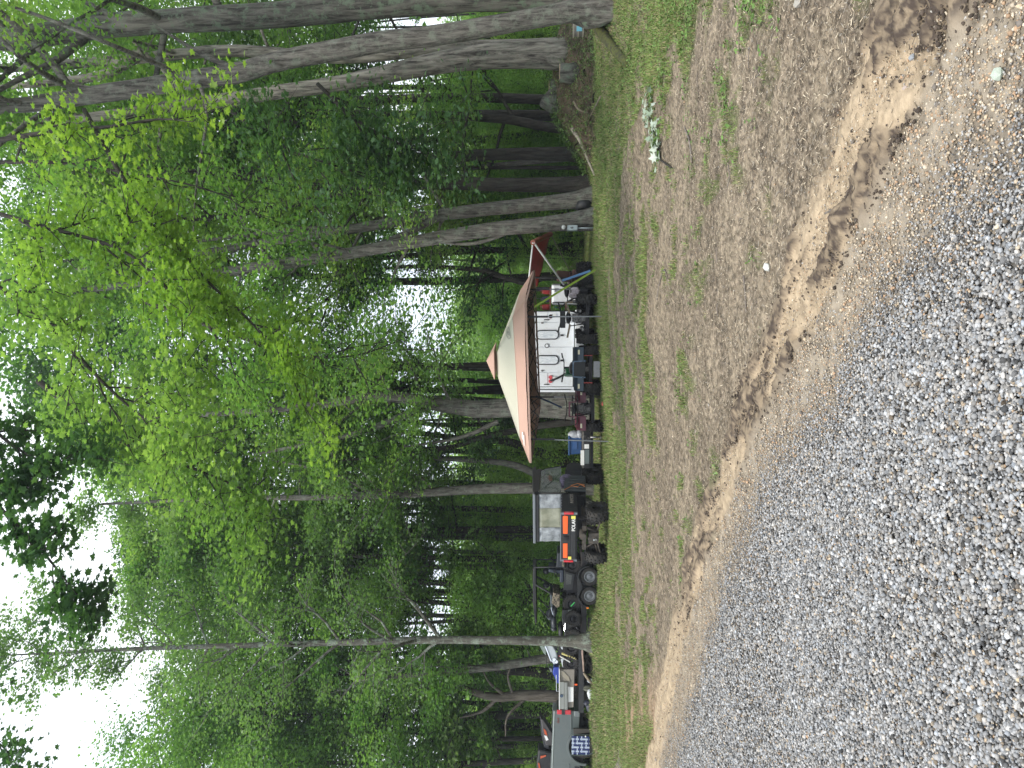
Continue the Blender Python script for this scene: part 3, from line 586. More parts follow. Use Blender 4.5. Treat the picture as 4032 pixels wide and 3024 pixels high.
tree('maple_tree', 'big grey trunk behind the canopy tent that forks above it', T([(2310, 1590, 150), (2200, 1588, 128), (2050, 1600, 92), (1900, 1612, 78), (1780, 1598, 68), (1680, 1585, 60), (1500, 1560, 46), (1200, 1600, 34), (700, 1640, 20), (300, 1660, 10)], 26), BK_GREY, LF_MID, flare=1.2, limbs=16, h0=.42, L=(1.8, 3.4), nleaf=13000, lsize=.115,
     extra=([TP(1700, 1588, 26, 44), TP(1560, 1650, 26, 34), TP(1350, 1720, 26, 24), TP(1000, 1790, 26, 12)], [TP(1960, 1660, 26, 22), TP(1820, 1720, 25.8, 16), TP(1600, 1760, 25.6, 8)]))
tree('maple_tree', 'crooked thin trunk left of the tent between the two larger grey trunks', T([(2310, 1650, 36), (2150, 1672, 32), (2060, 1690, 28), (1900, 1720, 24), (1780, 1760, 20), (1500, 1800, 14), (1200, 1820, 8)], 27), BK_DARK, LF_MID, limbs=9, h0=.45, L=(1.2, 2.6), nleaf=6000, lsize=.13)
tree('maple_tree', 'slanting grey trunk behind the left corner of the tent', T([(2290, 1850, 46), (2200, 1810, 42), (2090, 1770, 38), (1990, 1738, 34), (1850, 1730, 26), (1600, 1700, 18), (1300, 1680, 8)], 29), BK_DARK, LF_DRK, limbs=9, h0=.45, L=(1.2, 2.6), nleaf=6000, lsize=.13)
tree('maple_tree', 'fallen-looking pale trunk leaning right over the side-by-side roof', T([(2310, 1990, 44), (2200, 1930, 38), (2110, 1868, 34), (2020, 1830, 30), (1900, 1815, 24), (1700, 1805, 14)], 27.5), BK_GREY, None)
tree('maple_tree', 'grey trunk standing straight behind the side-by-side roof', T([(2310, 1925, 56), (2100, 1922, 48), (1900, 1925, 44), (1600, 1945, 36), (1300, 1958, 28), (900, 1962, 20), (400, 1985, 10)], 26.5), BK_GREY, LF_PAL, limbs=16, h0=.4, L=(1.6, 3.0), nleaf=12500, lsize=.11,
     extra=([TP(1480, 1950, 26.5, 20), TP(1300, 1860, 26.5, 14), TP(1000, 1800, 26.5, 6)],))
for i, (Y, wp, d, lb) in enumerate(((2008, 28, 31, 'upright trunk behind the roof rear edge, first left of the straight grey trunk'), (2033, 20, 34, 'thin upright trunk, second left of the straight grey trunk'), (2082, 34, 30, 'upright trunk over the middle of the roof with light bark'), (2118, 30, 31, 'upright trunk near the left end of the roof'), (2205, 30, 29, 'upright trunk between the two side-by-sides'), (2232, 26, 29.5, 'pale slim trunk close to the cage of the trailered side-by-side'))):
    dx = random.uniform(-25, 25)
    tree('maple_tree', lb, T([(2300, Y, wp * 1.15), (2100, Y + 2, wp), (1800, Y + dx * .5, wp * .85), (1500, Y + dx, wp * .7), (1000, Y + dx * 1.5, wp * .45), (600, Y + dx, 5)], d), (BK_DARK, BK_GREY)[i % 2], (LF_MID, LF_PAL)[i % 2], limbs=13, h0=.4, L=(1.4, 2.8), nleaf=10000, lsize=.13)
tree('maple_tree', 'dark forked trunk above the trailered side-by-side', T([(2310, 2330, 60), (2150, 2345, 46), (2090, 2358, 42), (2000, 2330, 36), (1800, 2300, 28), (1400, 2280, 18), (1000, 2270, 8)], 29), BK_DARK, LF_MID, limbs=12, h0=.35, L=(1.4, 3), nleaf=13000, lsize=.115, extra=([TP(2095, 2357, 29, 34), TP(2010, 2405, 29, 28), TP(1850, 2440, 29, 20), TP(1500, 2460, 29, 10)], [TP(2100, 2357, 29, 20), TP(2070, 2290, 29, 14), TP(2000, 2230, 29, 8)]))
tree('maple_tree', 'slanting trunk behind the seats of the black quad', T([(2310, 2480, 50), (2180, 2458, 44), (2080, 2440, 38), (1950, 2400, 30), (1700, 2370, 20), (1400, 2350, 8)], 29.5), BK_DARK, LF_MID, limbs=10, h0=.4, L=(1.3, 2.6), nleaf=7000, lsize=.13)
tree('maple_tree', 'slender lichen-spotted trunk in front of the trailers with an airy crown against the sky', T([(2322, 2527, 66), (2240, 2525, 42), (2000, 2521, 36), (1700, 2520, 32), (1400, 2528, 28), (1000, 2540, 24), (600, 2552, 18), (250, 2570, 11), (20, 2580, 5)], 23.6), BK_LICH, LF_PAL, flare=1.35, limbs=34, h0=.36, L=(1.7, 3.0), nleaf=16000, lsize=.105, spread=.22, depth=2, up=.8)
tree('maple_tree', 'pale trunk leaning right behind the silver quad', T([(2300, 2580, 50), (2180, 2590, 44), (2120, 2598, 40), (1950, 2625, 34), (1700, 2650, 24), (1400, 2680, 12)], 28), BK_GREY, LF_MID, limbs=9, h0=.45, L=(1.4, 2.8), nleaf=7000, lsize=.13)
tree('maple_tree', 'dark mossy trunk leaning left behind the blue quad', T([(2300, 2690, 60), (2200, 2660, 50), (2100, 2645, 44), (1900, 2640, 34), (1500, 2650, 20), (1100, 2660, 8)], 30), BK_DARK, LF_DRK, limbs=10, h0=.45, L=(1.4, 2.8), nleaf=8000, lsize=.13)
tree('dead_tree', 'brown dead trunk with bare broken branches behind the grey box', T([(2310, 2755, 62), (2190, 2742, 52), (2050, 2738, 44), (1960, 2745, 38), (1880, 2730, 30), (1820, 2700, 12)], 28.5), barkmat('dead_bark', (.05, .042, .034), (.17, .15, .125), (.13, .12, .09), .3, .4 * 30), None, limbs=0,
     extra=([TP(1990, 2740, 28.5, 18), TP(1930, 2690, 28.3, 12), TP(1900, 2640, 28, 5)], [TP(2020, 2735, 28.5, 14), TP(2000, 2660, 28, 9), TP(2030, 2600, 28, 4)], [TP(1960, 2745, 28.5, 20), TP(1900, 2800, 28.6, 14), TP(1800, 2830, 28.8, 5)], [TP(2080, 2740, 28.5, 16), TP(2000, 2820, 28, 10), TP(1990, 2900, 28, 4)]))
for (Y, wp, d, lb, m) in ((2815, 44, 31, 'dark trunk rising above the pickup tail lamp', BK_DARK), (2865, 34, 33, 'dim trunk above the front of the pickup bed rail', BK_DARK), (2940, 24, 32, 'thin trunk near the left edge above the orange and black snow machine', BK_GREY), (3000, 30, 30, 'trunk at the left edge of the view above the pickup', BK_DARK)):
    tree('maple_tree', lb, T([(2300, Y, wp), (2100, Y - 5, wp * .9), (1800, Y + 8, wp * .75), (1400, Y + 5, wp * .5), (900, Y, 8)], d), m, LF_MID, limbs=12, h0=.35, L=(1.5, 3), nleaf=10000, lsize=.14)

# ---------------------------------------------------------------- the wood behind: prototypes copied
def proto(H, Rr, n, ls, leafm, bark, h0, seed, limbs=18):
    random.seed(seed); b = (0, 0, 0)
    c = [(0, 0, 0, Rr), (random.uniform(-.3, .3), random.uniform(-.3, .3), H * .33, Rr * .8), (random.uniform(-.6, .6), random.uniform(-.6, .6), H * .66, Rr * .5), (random.uniform(-.6, .6), random.uniform(-.6, .6), H, .02)]
    return tree('forest_tree', 'x', c, bark, leafm, limbs=limbs, h0=h0, L=(H * .12, H * .2), nleaf=n, lsize=ls, spread=.5, depth=1, sides=8, flare=1.2)
PR = [proto(19, .13, 14000, .14, LF_MID, BK_DARK, .34, 1), proto(17, .12, 13000, .14, LF_MID, BK_GREY, .4, 2), proto(20, .14, 14500, .14, LF_DRK, BK_DARK, .38, 3), proto(15, .10, 12000, .135, LF_PAL, BK_GREY, .25, 4, 20),
      proto(7, .05, 7000, .13, LF_SAP, BK_DARK, .06, 5, 16), proto(5, .04, 5500, .12, LF_SAP, BK_DARK, .05, 6, 14), proto(20, .12, 3600, .17, LF_MID, BK_DARK, .6, 7, 9), proto(18, .09, 2600, .17, LF_MID, BK_DARK, .62, 8, 8)]
LB = ['tall green maple in the dense wood behind the clearing', 'tall green maple in the dense wood behind the clearing', 'tall dark green tree in the dense wood behind the clearing', 'pale green young tree in the wood behind the clearing', 'leafy undergrowth sapling between the trunks of the wood', 'pale leafy undergrowth sapling between the trunks of the wood', 'slim dark pole-like tree with a high thin crown in the wood', 'thin dark pole-like tree with a high sparse crown in the wood']
GR = ['maples of the wood behind', 'maples of the wood behind', 'dark trees of the wood behind', 'young trees of the wood behind', 'saplings under the wood', 'pale saplings under the wood', 'slim dark trunks of the wood', 'thin dark trunks of the wood']
NMS = ['forest_tree'] * 4 + ['sapling'] * 2 + ['pole_tree'] * 2
random.seed(11); used = set(); NPR = [0] * 6
def put(k, x, y, s, rz=None):
    p = PR[k]
    if k in used:
        r = p.copy(); C.objects.link(r)
        for ch in list(p.children): c = ch.copy(); C.objects.link(c); c.parent = r
    else: r = p; used.add(k); r.name = NMS[k]
    r.location = (x, y, hz(x, y)); r.rotation_euler = (random.uniform(-.03, .03), random.uniform(-.03, .03), random.uniform(0, 6.283) if rz is None else rz); r.scale = (s * random.uniform(.9, 1.1), s * random.uniform(.9, 1.1), s)
    r['label'] = LB[k]; r['category'] = 'sapling' if k in (4, 5) else 'tree'; r['group'] = GR[k]
def PX(Y, d): return (1512 - Y) / F * d
# (Y in photo, depth, kind, scale): chosen so the tree tops leave the sky open where the photograph does
for Y, d, k, s in ((150, 30, 0, 1.05), (330, 33, 2, 1.1), (520, 31, 0, 1.1), (700, 34, 2, 1.15), (860, 30, 1, 1.2), (1000, 33, 0, 1.15), (620, 26, 3, 1.0), (-40, 27, 1, 1.2), (1085, 30, 0, 1.3), (1455, 32, 1, 1.35), (1545, 33, 2, 1.2),
                   (1640, 31, 0, .95), (1790, 33, 2, 1.05), (1930, 34, 0, 1.12), (2080, 35, 2, 1.06), (2230, 35, 2, 1.0), (2170, 30, 1, .90), (2330, 33, 2, .92), (2430, 31, 1, .92), (2560, 33, 0, .93), (2700, 31, 3, 1.15), (2790, 34, 2, .95), (2900, 31, 0, .90), (3010, 33, 1, 1.04), (3120, 29, 0, .92), (3250, 33, 2, .9),
                   (-200, 34, 0, 1.2)):
    put(k, PX(Y, d), d, s * random.uniform(.97, 1.03))
for i in range(46):       # slim trunks with high crowns, deep in the wood
    d = random.uniform(31, 60); Y = -150 + i * 70 + random.uniform(-30, 30)
    if 1130 < Y < 1540: continue
    put(random.choice((6, 7)), PX(Y, d), d, random.uniform(.85, 1.1))
for i in range(84):       # saplings and brush
    d = random.uniform(33, 60); Y = random.uniform(-200, 3200)
    put(random.choice((4, 5, 4)), PX(Y, d), d, random.uniform(.7, 1.25))
for i in range(14):
    d = random.uniform(27, 32); Y = random.choice((random.uniform(-100, 900), random.uniform(1700, 3100), random.uniform(400, 1100)))
    put(random.choice((4, 5)), PX(Y, d), d, random.uniform(.45, .8))
for i in range(64):       # brush at the edge, lit from the clearing, leaf colour lightened too
    d = random.uniform(27.5, 36); Y = random.uniform(-60, 1080) if i % 2 else random.uniform(1640, 3050)
    put(random.choice((4, 5, 5)), PX(Y, d), d, random.uniform(.4, .8))
# far wooded slope: reads as one mass
def far_wood():
    n = 150000; cl = 520; cx = rng.uniform(-62, 62, cl); cyy = rng.uniform(78, 150, cl); r = rng.uniform(2.2, 4.6, cl); hh = rng.uniform(5, 13, cl) * (1 - .25 * sstep(cyy, 100, 150))
    i = rng.integers(0, cl, n); u = rng.normal(size=(n, 3)); u /= np.linalg.norm(u, axis=1)[:, None]; rr = r[i] * (.75 + .3 * rng.random(n))
    x = cx[i] + u[:, 0] * rr; y = cyy[i] + u[:, 1] * rr; z = height(cx[i], cyy[i]) + hh[i] * .55 + u[:, 2] * rr * (hh[i] / 7)
    k = z > height(x, y); P = np.stack([x, y, z], -1)[k]; tn = (rng.random(cl)[i])[k]
    me = leaf_mesh('far_wood', P, .55, LF_MID, .8, tint=tn); tag(link_mesh('far_wood', me), 'distant wooded slope seen through the gap above the tent', 'woods', kind='stuff')
far_wood()
# ================================================================ THINGS
def text(name, s, size, m, parent, loc, rot, ext=.004, sx=1.0, shear=0.0):
    cu = bpy.data.curves.new(name, 'FONT'); cu.body = s; cu.size = size; cu.extrude = ext; cu.align_x = 'CENTER'; cu.align_y = 'CENTER'; cu.shear = shear; cu.offset = size * .012
    to = bpy.data.objects.new(name, cu); C.objects.link(to); bpy.context.view_layer.update(); me = bpy.data.meshes.new_from_object(to.evaluated_get(bpy.context.evaluated_depsgraph_get())); bpy.data.objects.remove(to); bpy.data.curves.remove(cu); me.name = name; me.materials.clear(); me.materials.append(m); o = bpy.data.objects.new(name, me); C.objects.link(o); o.parent = parent; o.location = loc; o.rotation_euler = rot; o.scale = (sx, 1, 1); return o
_wc = {}
def wheel(parent, loc, R=.31, wd=.26, rim=.16, kind='knob', rimmat=None, steer=0.0, face=1, name='wheel'):
    """axle along local X; face=+1/-1 tells which side the dished rim shows"""
    w_ = empty(name, loc, steer, parent=parent)
    key = (R, wd, rim, kind, face, rimmat.name if rimmat else '')
    if key not in _wc:
        h = wd / 2; t = MB(); t.lathe([(rim, -h * .8), (rim + .02, -h * .95), (R * .82, -h), (R * .95, -h * .86), (R * .975, -h * .5), (R * .98, 0), (R * .975, h * .5), (R * .95, h * .86), (R * .82, h), (rim + .02, h * .95), (rim, h * .8)], axis='X', n=28)
        if kind == 'knob':
            nl = 18
            for k in range(nl):
                for sd in (-1, 1):
                    a = 2 * math.pi * (k + .25 * sd) / nl; M = Matrix.Rotation(a, 4, 'X') @ Matrix.Translation((sd * h * .5, 0, R * .985)) @ Matrix.Rotation(sd * .55, 4, 'Z')
                    u = MB().box((0, 0, 0), (h * .82, R * .13, .034)); t.add(u.v, u.f, M)
                    M = Matrix.Rotation(a + .1, 4, 'X') @ Matrix.Translation((sd * h * .93, 0, R * .915)); u = MB().box((0, 0, 0), (.03, R * .13, .075)); t.add(u.v, u.f, M)
        elif kind == 'road':
            for k in range(40):
                a = 2 * math.pi * k / 40
                for xx in (-.6, -.2, .2, .6):
                    M = Matrix.Rotation(a + .05 * (xx > 0), 4, 'X') @ Matrix.Translation((xx * h, 0, R * .985)); u = MB().box((0, 0, 0), (h * .3, R * .1, .012)); t.add(u.v, u.f, M)
        r = MB(); f = face
        r.lathe([(rim, -f * h * .85), (rim + .012, f * h * .9), (rim - .012, f * h * .92), (rim - .03, f * h * .62), (rim * .62, f * h * .5), (rim * .55, f * h * .62), (rim * .34, f * h * .66), (rim * .3, f * h * .86), (.001, f * h * .9)], axis='X', n=24)
        for k in range(8):
            a = 2 * math.pi * k / 8; r.disc((f * h * .585, rim * .78 * math.cos(a), rim * .78 * math.sin(a)), rim * .10, .02, 'X', 8)
        _wc[key] = (t.mesh('tyre', RUB), r.mesh('rim', rimmat or DARK))
    link_mesh('tyre', _wc[key][0], w_); link_mesh('rim', _wc[key][1], w_); return w_
GREYP = mat('grey_plastic', (.16, .18, .20), .45, dirt=((.2, .18, .15), 4, .3))
VINYL = mat('clear_vinyl', (.13, .14, .15), .22, col2=(.42, .45, .47), scale=3.2, bump=.8, bscale=4, lo=.35, hi=.65)
VINWIN = mat('vinyl_window', (.20, .21, .15), .2, col2=(.38, .38, .29), scale=1.5, bump=.3, bscale=3)
ORNG = mat('orange_reflector', (.95, .13, .02), .35); YEL = mat('yellow_sticker', (.75, .68, .12), .5); TXT = mat('white_lettering', (.8, .8, .78), .5); TXG = mat('grey_lettering', (.22, .2, .18), .5)
LRED = mat('red_lens', (.55, .01, .02), .15, coat=.6); PURP = mat('mottled_cloth', (.10, .08, .14), .9, col2=(.22, .19, .28), scale=14)
GLS = mat('smoky_glass', (.10, .13, .11), .05, spec=.8, alpha=.55)
CAMO = mat('camouflage_cloth', (.035, .028, .02), .8, col2=(.30, .25, .18), scale=22, lo=.46, hi=.54)
SEAT = mat('black_seat_vinyl', (.025, .026, .03), .35); AXL = mat('muddy_axle_metal', (.10, .085, .07), .8, .2, col2=(.05, .045, .04), scale=10)

def ranger():
    psi = math.radians(20); p = Vector((PX(2112, 19.7), 19.7, 0)); p.z = hz(p.x, p.y)
    r = empty('side_by_side', p, -psi, 'black farm side-by-side seen from behind, orange reflector panels on its tailgate', 'utility vehicle')
    b = MB(); b.box((0, .52, .86), (1.36, 1.02, .06)); b.box((0, 1.0, 1.02), (1.36, .05, .34))
    b.prism([(0.03, .84), (1.04, .84), (1.06, 1.20), (0.03, 1.24)], .66, .715); b.prism([(0.03, .84), (1.04, .84), (1.06, 1.20), (0.03, 1.24)], -.715, -.66)
    for k in range(7): b.box((.735, .08 + k * .15, 1.235), (.05, .03, .03))
    b.prism([(.34, .88), (1.0, .88), (1.0, 1.06), (.42, 1.06)], .716, .728)
    b.build('cargo_bed', BLK, r, bevel=.012)
    t = MB(); t.box((0, 0, 1.055), (1.36, .055, .40)); t.box((0, -.032, .93), (1.30, .02, .10)); t.box((0, -.03, 1.10), (1.30, .012, .16))
    tg = t.build('tailgate', BLK, r, bevel=.01)
    MB().box((0, 0, 1.262), (1.44, .075, .022)).box((.69, 0, 1.05), (.06, .06, .42)).box((-.69, 0, 1.05), (.06, .06, .42)).build('tailgate_trim', GREYP, r, bevel=.006)
    MB().prism([(.12, 1.09), (.63, 1.085), (.645, 1.175), (.615, 1.215), (.12, 1.205)], -.052, -.042, 'Y').build('reflector_panel', ORNG, tg)
    MB().prism([(-.60, 1.09), (-.17, 1.09), (-.17, 1.205), (-.60, 1.20)], -.052, -.042, 'Y').build('reflector_panel', ORNG, tg)
    MB().box((-.015, -.05, 1.13), (.13, .03, .13)).box((-.015, -.066, 1.13), (.09, .02, .06)).build('latch_handle', DARK, tg, bevel=.006)
    text('lettering', 'POLARIS', .125, TXT, tg, (.41, -.046, .935), (math.pi / 2, 0, 0), sx=.92)
    MB().box((.60, -.053, .945), (.085, .01, .11)).box((-.60, -.053, 1.03), (.085, .01, .085)).build('warning_sticker', YEL, tg)
    text('lettering', 'RANGER', .125, TXG, r, (.735, .68, .965), (math.pi / 2, 0, math.pi / 2), ext=.003, sx=1.0, shear=.25)
    for sx in (-1, 1): MB().box((sx * .705, -.02, 1.06), (.055, .075, .25)).build('tail_lamp', LRED, r, bevel=.01)
    # cab: roof, rear sheet, cage, doors, seats, hood
    ro = MB(); ro.prism([(.92, 1.93), (.98, 2.0), (2.35, 2.05), (2.55, 2.0), (2.5, 1.93)], -.76, .76); ro.box((0, .93, 1.955), (1.5, .10, .035)); ro.box((0, .925, 1.885), (1.44, .05, .09)); ro.build('roof', BLK, r, bevel=.02)
    MB().box((0, .885, 1.965), (1.5, .03, .07)).build('roof_edge', GREYP, r, bevel=.012)
    for x0, x1, m, nm in ((-.72, -.29, VINYL, 'rear_curtain'), (.30, .72, VINYL, 'rear_curtain'), (-.29, .30, VINWIN, 'rear_window')):
        g = MB(); n = 9; vs = []; fs = []
        for i in range(n):
            for j in range(n):
                x = x0 + (x1 - x0) * i / (n - 1); z = 1.22 + .62 * j / (n - 1); yy = .96 - .03 * j / n + (.018 * math.sin(x * 23 + z * 9) * math.sin(z * 11 + x * 5) if m is VINYL else .006 * math.sin(z * 9)); vs.append((x, yy, z))
        for i in range(n - 1):
            for j in range(n - 1): a = i * n + j; fs.append((a, a + n, a + n + 1, a + 1))
        g.add(vs, fs); o = g.build(nm, m, r, smooth=True)
        so_ = o.modifiers.new('solid', 'SOLIDIFY'); so_.thickness = .006
    cg = MB()
    for sx in (-1, 1):
        cg.tube([(sx * .70, 1.0, .75), (sx * .72, 1.0, 1.95)], .035, 8); cg.tube([(sx * .72, 1.0, 1.93), (sx * .72, 2.2, 1.95), (sx * .70, 2.5, 1.6), (sx * .68, 2.72, 1.1)], .035, 8); cg.tube([(sx * .70, 2.05, .8), (sx * .72, 2.02, 1.2)], .03, 8)
    cg.tube([(-.7, 2.45, 1.7), (.7, 2.45, 1.7)], .025, 8); cg.build('roll_cage', BLK, r, True)
    MB().prism([(1.05, 1.25), (2.6, 1.22), (2.35, 1.82), (1.05, 1.87)], .728, .738).build('side_window', GLS, r)
    MB().prism([(1.03, 1.85), (2.38, 1.80), (2.34, 1.95), (1.03, 1.96)], .70, .76).build('window_header', BLK, r)
    hd = MB(); hd.prism([(2.55, .62), (2.6, 1.12), (3.0, 1.05), (3.12, .9), (3.1, .62)], -.62, .62); hd.build('hood', BLK, r, bevel=.04)
    MB().box((0, 1.75, .62), (1.3, 1.7, .08)).box((0, 1.2, .8), (1.3, .35, .32)).build('floor', BLK, r, bevel=.02)
    st = MB(); st.box((0, 1.35, 1.0), (1.25, .5, .14)); st.box((0, 1.1, 1.25), (1.25, .12, .46), (-.15, 0, 0)); st.build('seat', SEAT, r, bevel=.05)
    dr = MB(); dr.prism([(1.12, .58), (1.98, .56), (2.02, 1.16), (1.12, 1.16)], .70, .76)
    for k in range(5): dr.box((.77, 1.25 + k * .16, .84), (.03, .05, .42))
    dr.build('door', mat('ribbed_door_plastic', (.05, .06, .065), .6, dirt=((.1, .09, .07), 6, .4)), r, bevel=.015)
    cl = MB(); cl.ball((.66, 1.78, 1.19), (.14, .30, .10), 12, 8); cl.ball((.70, 1.95, 1.08), (.09, .18, .16), 12, 8); cl.build('seat_cover', PURP, r, True)
    MB().tube([(.78, 1.1, 1.15), (.79, 1.3, .95), (.79, 1.24, .8), (.79, 1.38, .72), (.79, 1.26, .6)], .009, 5).tube([(.79, 1.32, .98), (.80, 1.42, .8), (.79, 1.36, .6)], .009, 5).build('strap', mat('orange_strap', (.55, .2, .06), .7), r)
    # running gear
    ch = MB(); ch.box((0, .6, .66), (.7, 1.3, .10)); ch.box((0, .1, .42), (.30, .35, .26)); ch.box((0, -.02, .52), (.07, .12, .10))
    ch.disc((.12, -.05, .70), .09, .3, 'Y', 16)
    for sx in (-1, 1):
        ch.tube([(sx * .10, .2, .42), (sx * .55, .15, .30)], .022, 6); ch.tube([(sx * .10, .05, .34), (sx * .55, .05, .22)], .022, 6); ch.tube([(sx * .12, .02, .30), (sx * .33, -.02, .68)], .024, 6)
        ch.tube([(sx * .42, .2, .36), (sx * .40, .25, .80)], .045, 8)
    ch.build('axle', AXL, r)
    cs = MB()
    for sx in (-1, 1):
        for k in range(8): cs.disc((sx * (.44 - .004 * k), .2, .40 + k * .05), .065, .018, 'Z', 10)
    cs.build('suspension_spring', DARK, r)
    MB().box((0, -.07, .37), (.06, .12, .05)).ball((0, -.13, .41), .032).build('tow_ball', CHROME, r)
    for (x, y, f) in ((-.62, .22, -1), (.62, .22, 1), (-.64, 2.22, -1), (.64, 2.22, 1)): wheel(r, (x, y, .315), .315, .27, .165, face=f)
ranger()

# ---------------------------------------------------------------- canopy tent
def canopy():
    zt = 2.13
    L = W(2086, 1823, 19.2); Rr = W(2066, 1190, 17.9); BR = W(2100, 1063, 21.8); BL = W(2123, 1600, 23.2)
    Cc = (L + Rr + BR + BL) / 4; base = Vector((Cc.x, Cc.y, hz(Cc.x, Cc.y)))
    r = empty('canopy_tent', base, 0, 'pop-up canopy tent with cream roof and salmon pink eaves, standing over the quads', 'canopy')
    out_ = [L, Rr, BR, BL]; top = Vector((Cc.x, Cc.y, W(1915, 1425, Cc.y).z))
    inn = [Cc.lerp(p, .775) for p in out_]
    for i, z in enumerate((W(2047, 1722, inn[0].y).z, W(2018, 1243, inn[1].y).z, W(2050, 1138, inn[2].y).z, 2.36)): inn[i].z = z
    cream = mat('cream_fabric', (.50, .48, .39), .75, bump=.08, bscale=8, dirt=((.44, .40, .33), 1.6, .3)); pink = mat('salmon_fabric', (.50, .315, .25), .75, bump=.12, bscale=10, dirt=((.42, .27, .22), 2, .3))
    capb = [top + (p - Cc).normalized() * .58 - Vector((0, 0, .20)) for p in inn]; capin = [top + (p - Cc).normalized() * .42 - Vector((0, 0, .215)) for p in inn]
    for i in range(4):
        capb[i].z = top.z - .24; capin[i].z = top.z - .30
    def panel(a, b, c, d, m, nm, par, sag=0.05, n=10, bil=0.0):
        """a,b upper edge; d,c lower edge"""
        vs = []; fs = []
        nrm = (b - a).cross(d - a).normalized()
        for i in range(n + 1):
            for j in range(n + 1):
                u = i / n; v = j / n; p = a.lerp(b, u).lerp(d.lerp(c, u), v); s_ = math.sin(math.pi * v) * math.sin(math.pi * u) * sag + math.sin(math.pi * u) * v * bil
                w_ = .006 * math.sin(u * 37 + v * 5) * v
                vs.append(p - Vector((0, 0, s_)) + nrm * w_ - base)
        for i in range(n):
            for j in range(n): q = i * (n + 1) + j; fs.append((q, q + 1, q + n + 2, q + n + 1))
        o = MB().add(vs, fs).build(nm, m, par, smooth=True); so_ = o.modifiers.new('solid', 'SOLIDIFY'); so_.thickness = .004; return o
    roofs = []
    for i in range(4):
        j = (i + 1) % 4; o = panel(capin[i], capin[j], inn[j], inn[i], cream, 'roof_panel', r, .07); roofs.append(o)
        panel(inn[i], inn[j], out_[j], out_[i], pink, 'eave', r, .02, bil=-.03)
    cp = MB(); vs = [top - base] + [p - base for p in capb]; cp.add(vs, [(0, 1, 2), (0, 2, 3), (0, 3, 4), (0, 4, 1)])
    o = cp.build('vent_cap', pink, r); so_ = o.modifiers.new('solid', 'SOLIDIFY'); so_.thickness = .008
    # valance hem below the eave edge
    for i in range(4):
        j = (i + 1) % 4; panel(out_[i] - Vector((0, 0, .0)), out_[j], out_[j] - Vector((0, 0, .05)), out_[i] - Vector((0, 0, .05)), mat('dark_hem', (.40, .27, .22), .8), 'hem', r, 0, 4)
    blackm = mat('black_frame_tube', (.02, .02, .022), .4, .5)
    foots = []
    for i in range(4):
        q = Cc.lerp(out_[i], .775); f0 = Vector((q.x, q.y, hz(q.x, q.y))); 
        if i == 0: ft = W(2396, 1738, q.y); f0.x = ft.x
        foots.append(f0); tpz = inn[i].z - .03; mid = f0.lerp(Vector((q.x, q.y, tpz)), .62)
        lm = MB().box((mid + Vector((q.x, q.y, tpz)) - base * 2) * .5, (.045, .045, tpz - mid.z)).build('leg', blackm, r)
        MB().tube([f0 - base, mid + Vector((0, 0, .03)) - base], .017, 8).disc(f0 - base + Vector((0, 0, .008)), .05, .016, 'Z', 10).build('lower_tube', mat('grey_tube', (.22, .23, .24), .4, .7), lm)
        lm.name = 'leg'
    for i in range(4):      # scissor trusses along each side
        j = (i + 1) % 4; a = inn[i] - base; b = inn[j] - base; sm = MB(); n = 4
        for k in range(n):
            p = a.lerp(b, k / n); q = a.lerp(b, (k + 1) / n); hi = Vector((0, 0, -.12)); lo = Vector((0, 0, -.44))
            sm.tube([p + hi, q + lo], .012, 6); sm.tube([p + lo, q + hi], .012, 6)
        sm.build('scissor_truss', blackm, r)
    rt = MB()
    for i in range(4): rt.tube([inn[i] - base - Vector((0, 0, .06)), top - base - Vector((0, 0, .35))], .012, 6)
    rt.build('roof_struts', blackm, r)
    # round emblem with a lantern, right part of the front roof panel
    n = (inn[1] - capin[0]).cross(inn[0] - capin[0]).normalized(); n = n if n.y < 0 else -n
    gray = mat('emblem_grey', (.24, .25, .22), .8)
    ec = capin[0].lerp(capin[1], .5).lerp(inn[0].lerp(inn[1], .86), .80); e1 = (inn[1] - inn[0]).normalized(); e2 = n.cross(e1).normalized(); e2 = e2 if e2.z > 0 else -e2
    ec = ec + n * .02; ec = W(2008, 1310, ec.y); 
    # drop the emblem onto the panel plane
    t0 = capin[0]; dist = (ec - t0).dot(n); ec = ec - n * dist + n * .012; ec.z += 0
    em = MB(); R1 = .16
    def on(u, v, h=0): return ec + e1 * u + e2 * v + n * h - base
    for k in range(24):
        a0, a1 = 2 * math.pi * k / 24, 2 * math.pi * (k + 1) / 24
        em.sheet([on(R1 * math.cos(a0), R1 * math.sin(a0)), on(R1 * math.cos(a1), R1 * math.sin(a1)), on((R1 - .014) * math.cos(a1), (R1 - .014) * math.sin(a1)), on((R1 - .014) * math.cos(a0), (R1 - .014) * math.sin(a0))], .006)
    for k in range(8):
        a0 = math.pi * k / 8 + .2; em.sheet([on(.10 * math.cos(a0), .10 * math.sin(a0)), on(.13 * math.cos(a0), .13 * math.sin(a0)), on(.13 * math.cos(a0 + .08), .13 * math.sin(a0 + .08)), on(.10 * math.cos(a0 + .08), .10 * math.sin(a0 + .08))], .006)
    for (u0, v0, u1, v1) in ((-.05, -.09, .05, -.05), (-.035, -.045, -.022, .02), (.022, -.045, .035, .02), (-.045, .025, .045, .045), (-.02, .05, .02, .075)):
        em.sheet([on(u0, v0), on(u1, v0), on(u1, v1), on(u0, v1)], .006)
    em.build('emblem', gray, roofs[0])
    tg_ = MB(); wt = TXT
    a = out_[0]; b = out_[1]; e = (b - a).normalized(); up = (inn[0].lerp(inn[1], .3) - out_[0].lerp(out_[1], .3)).normalized(); nn = e.cross(up); nn = nn if nn.y < 0 else -nn
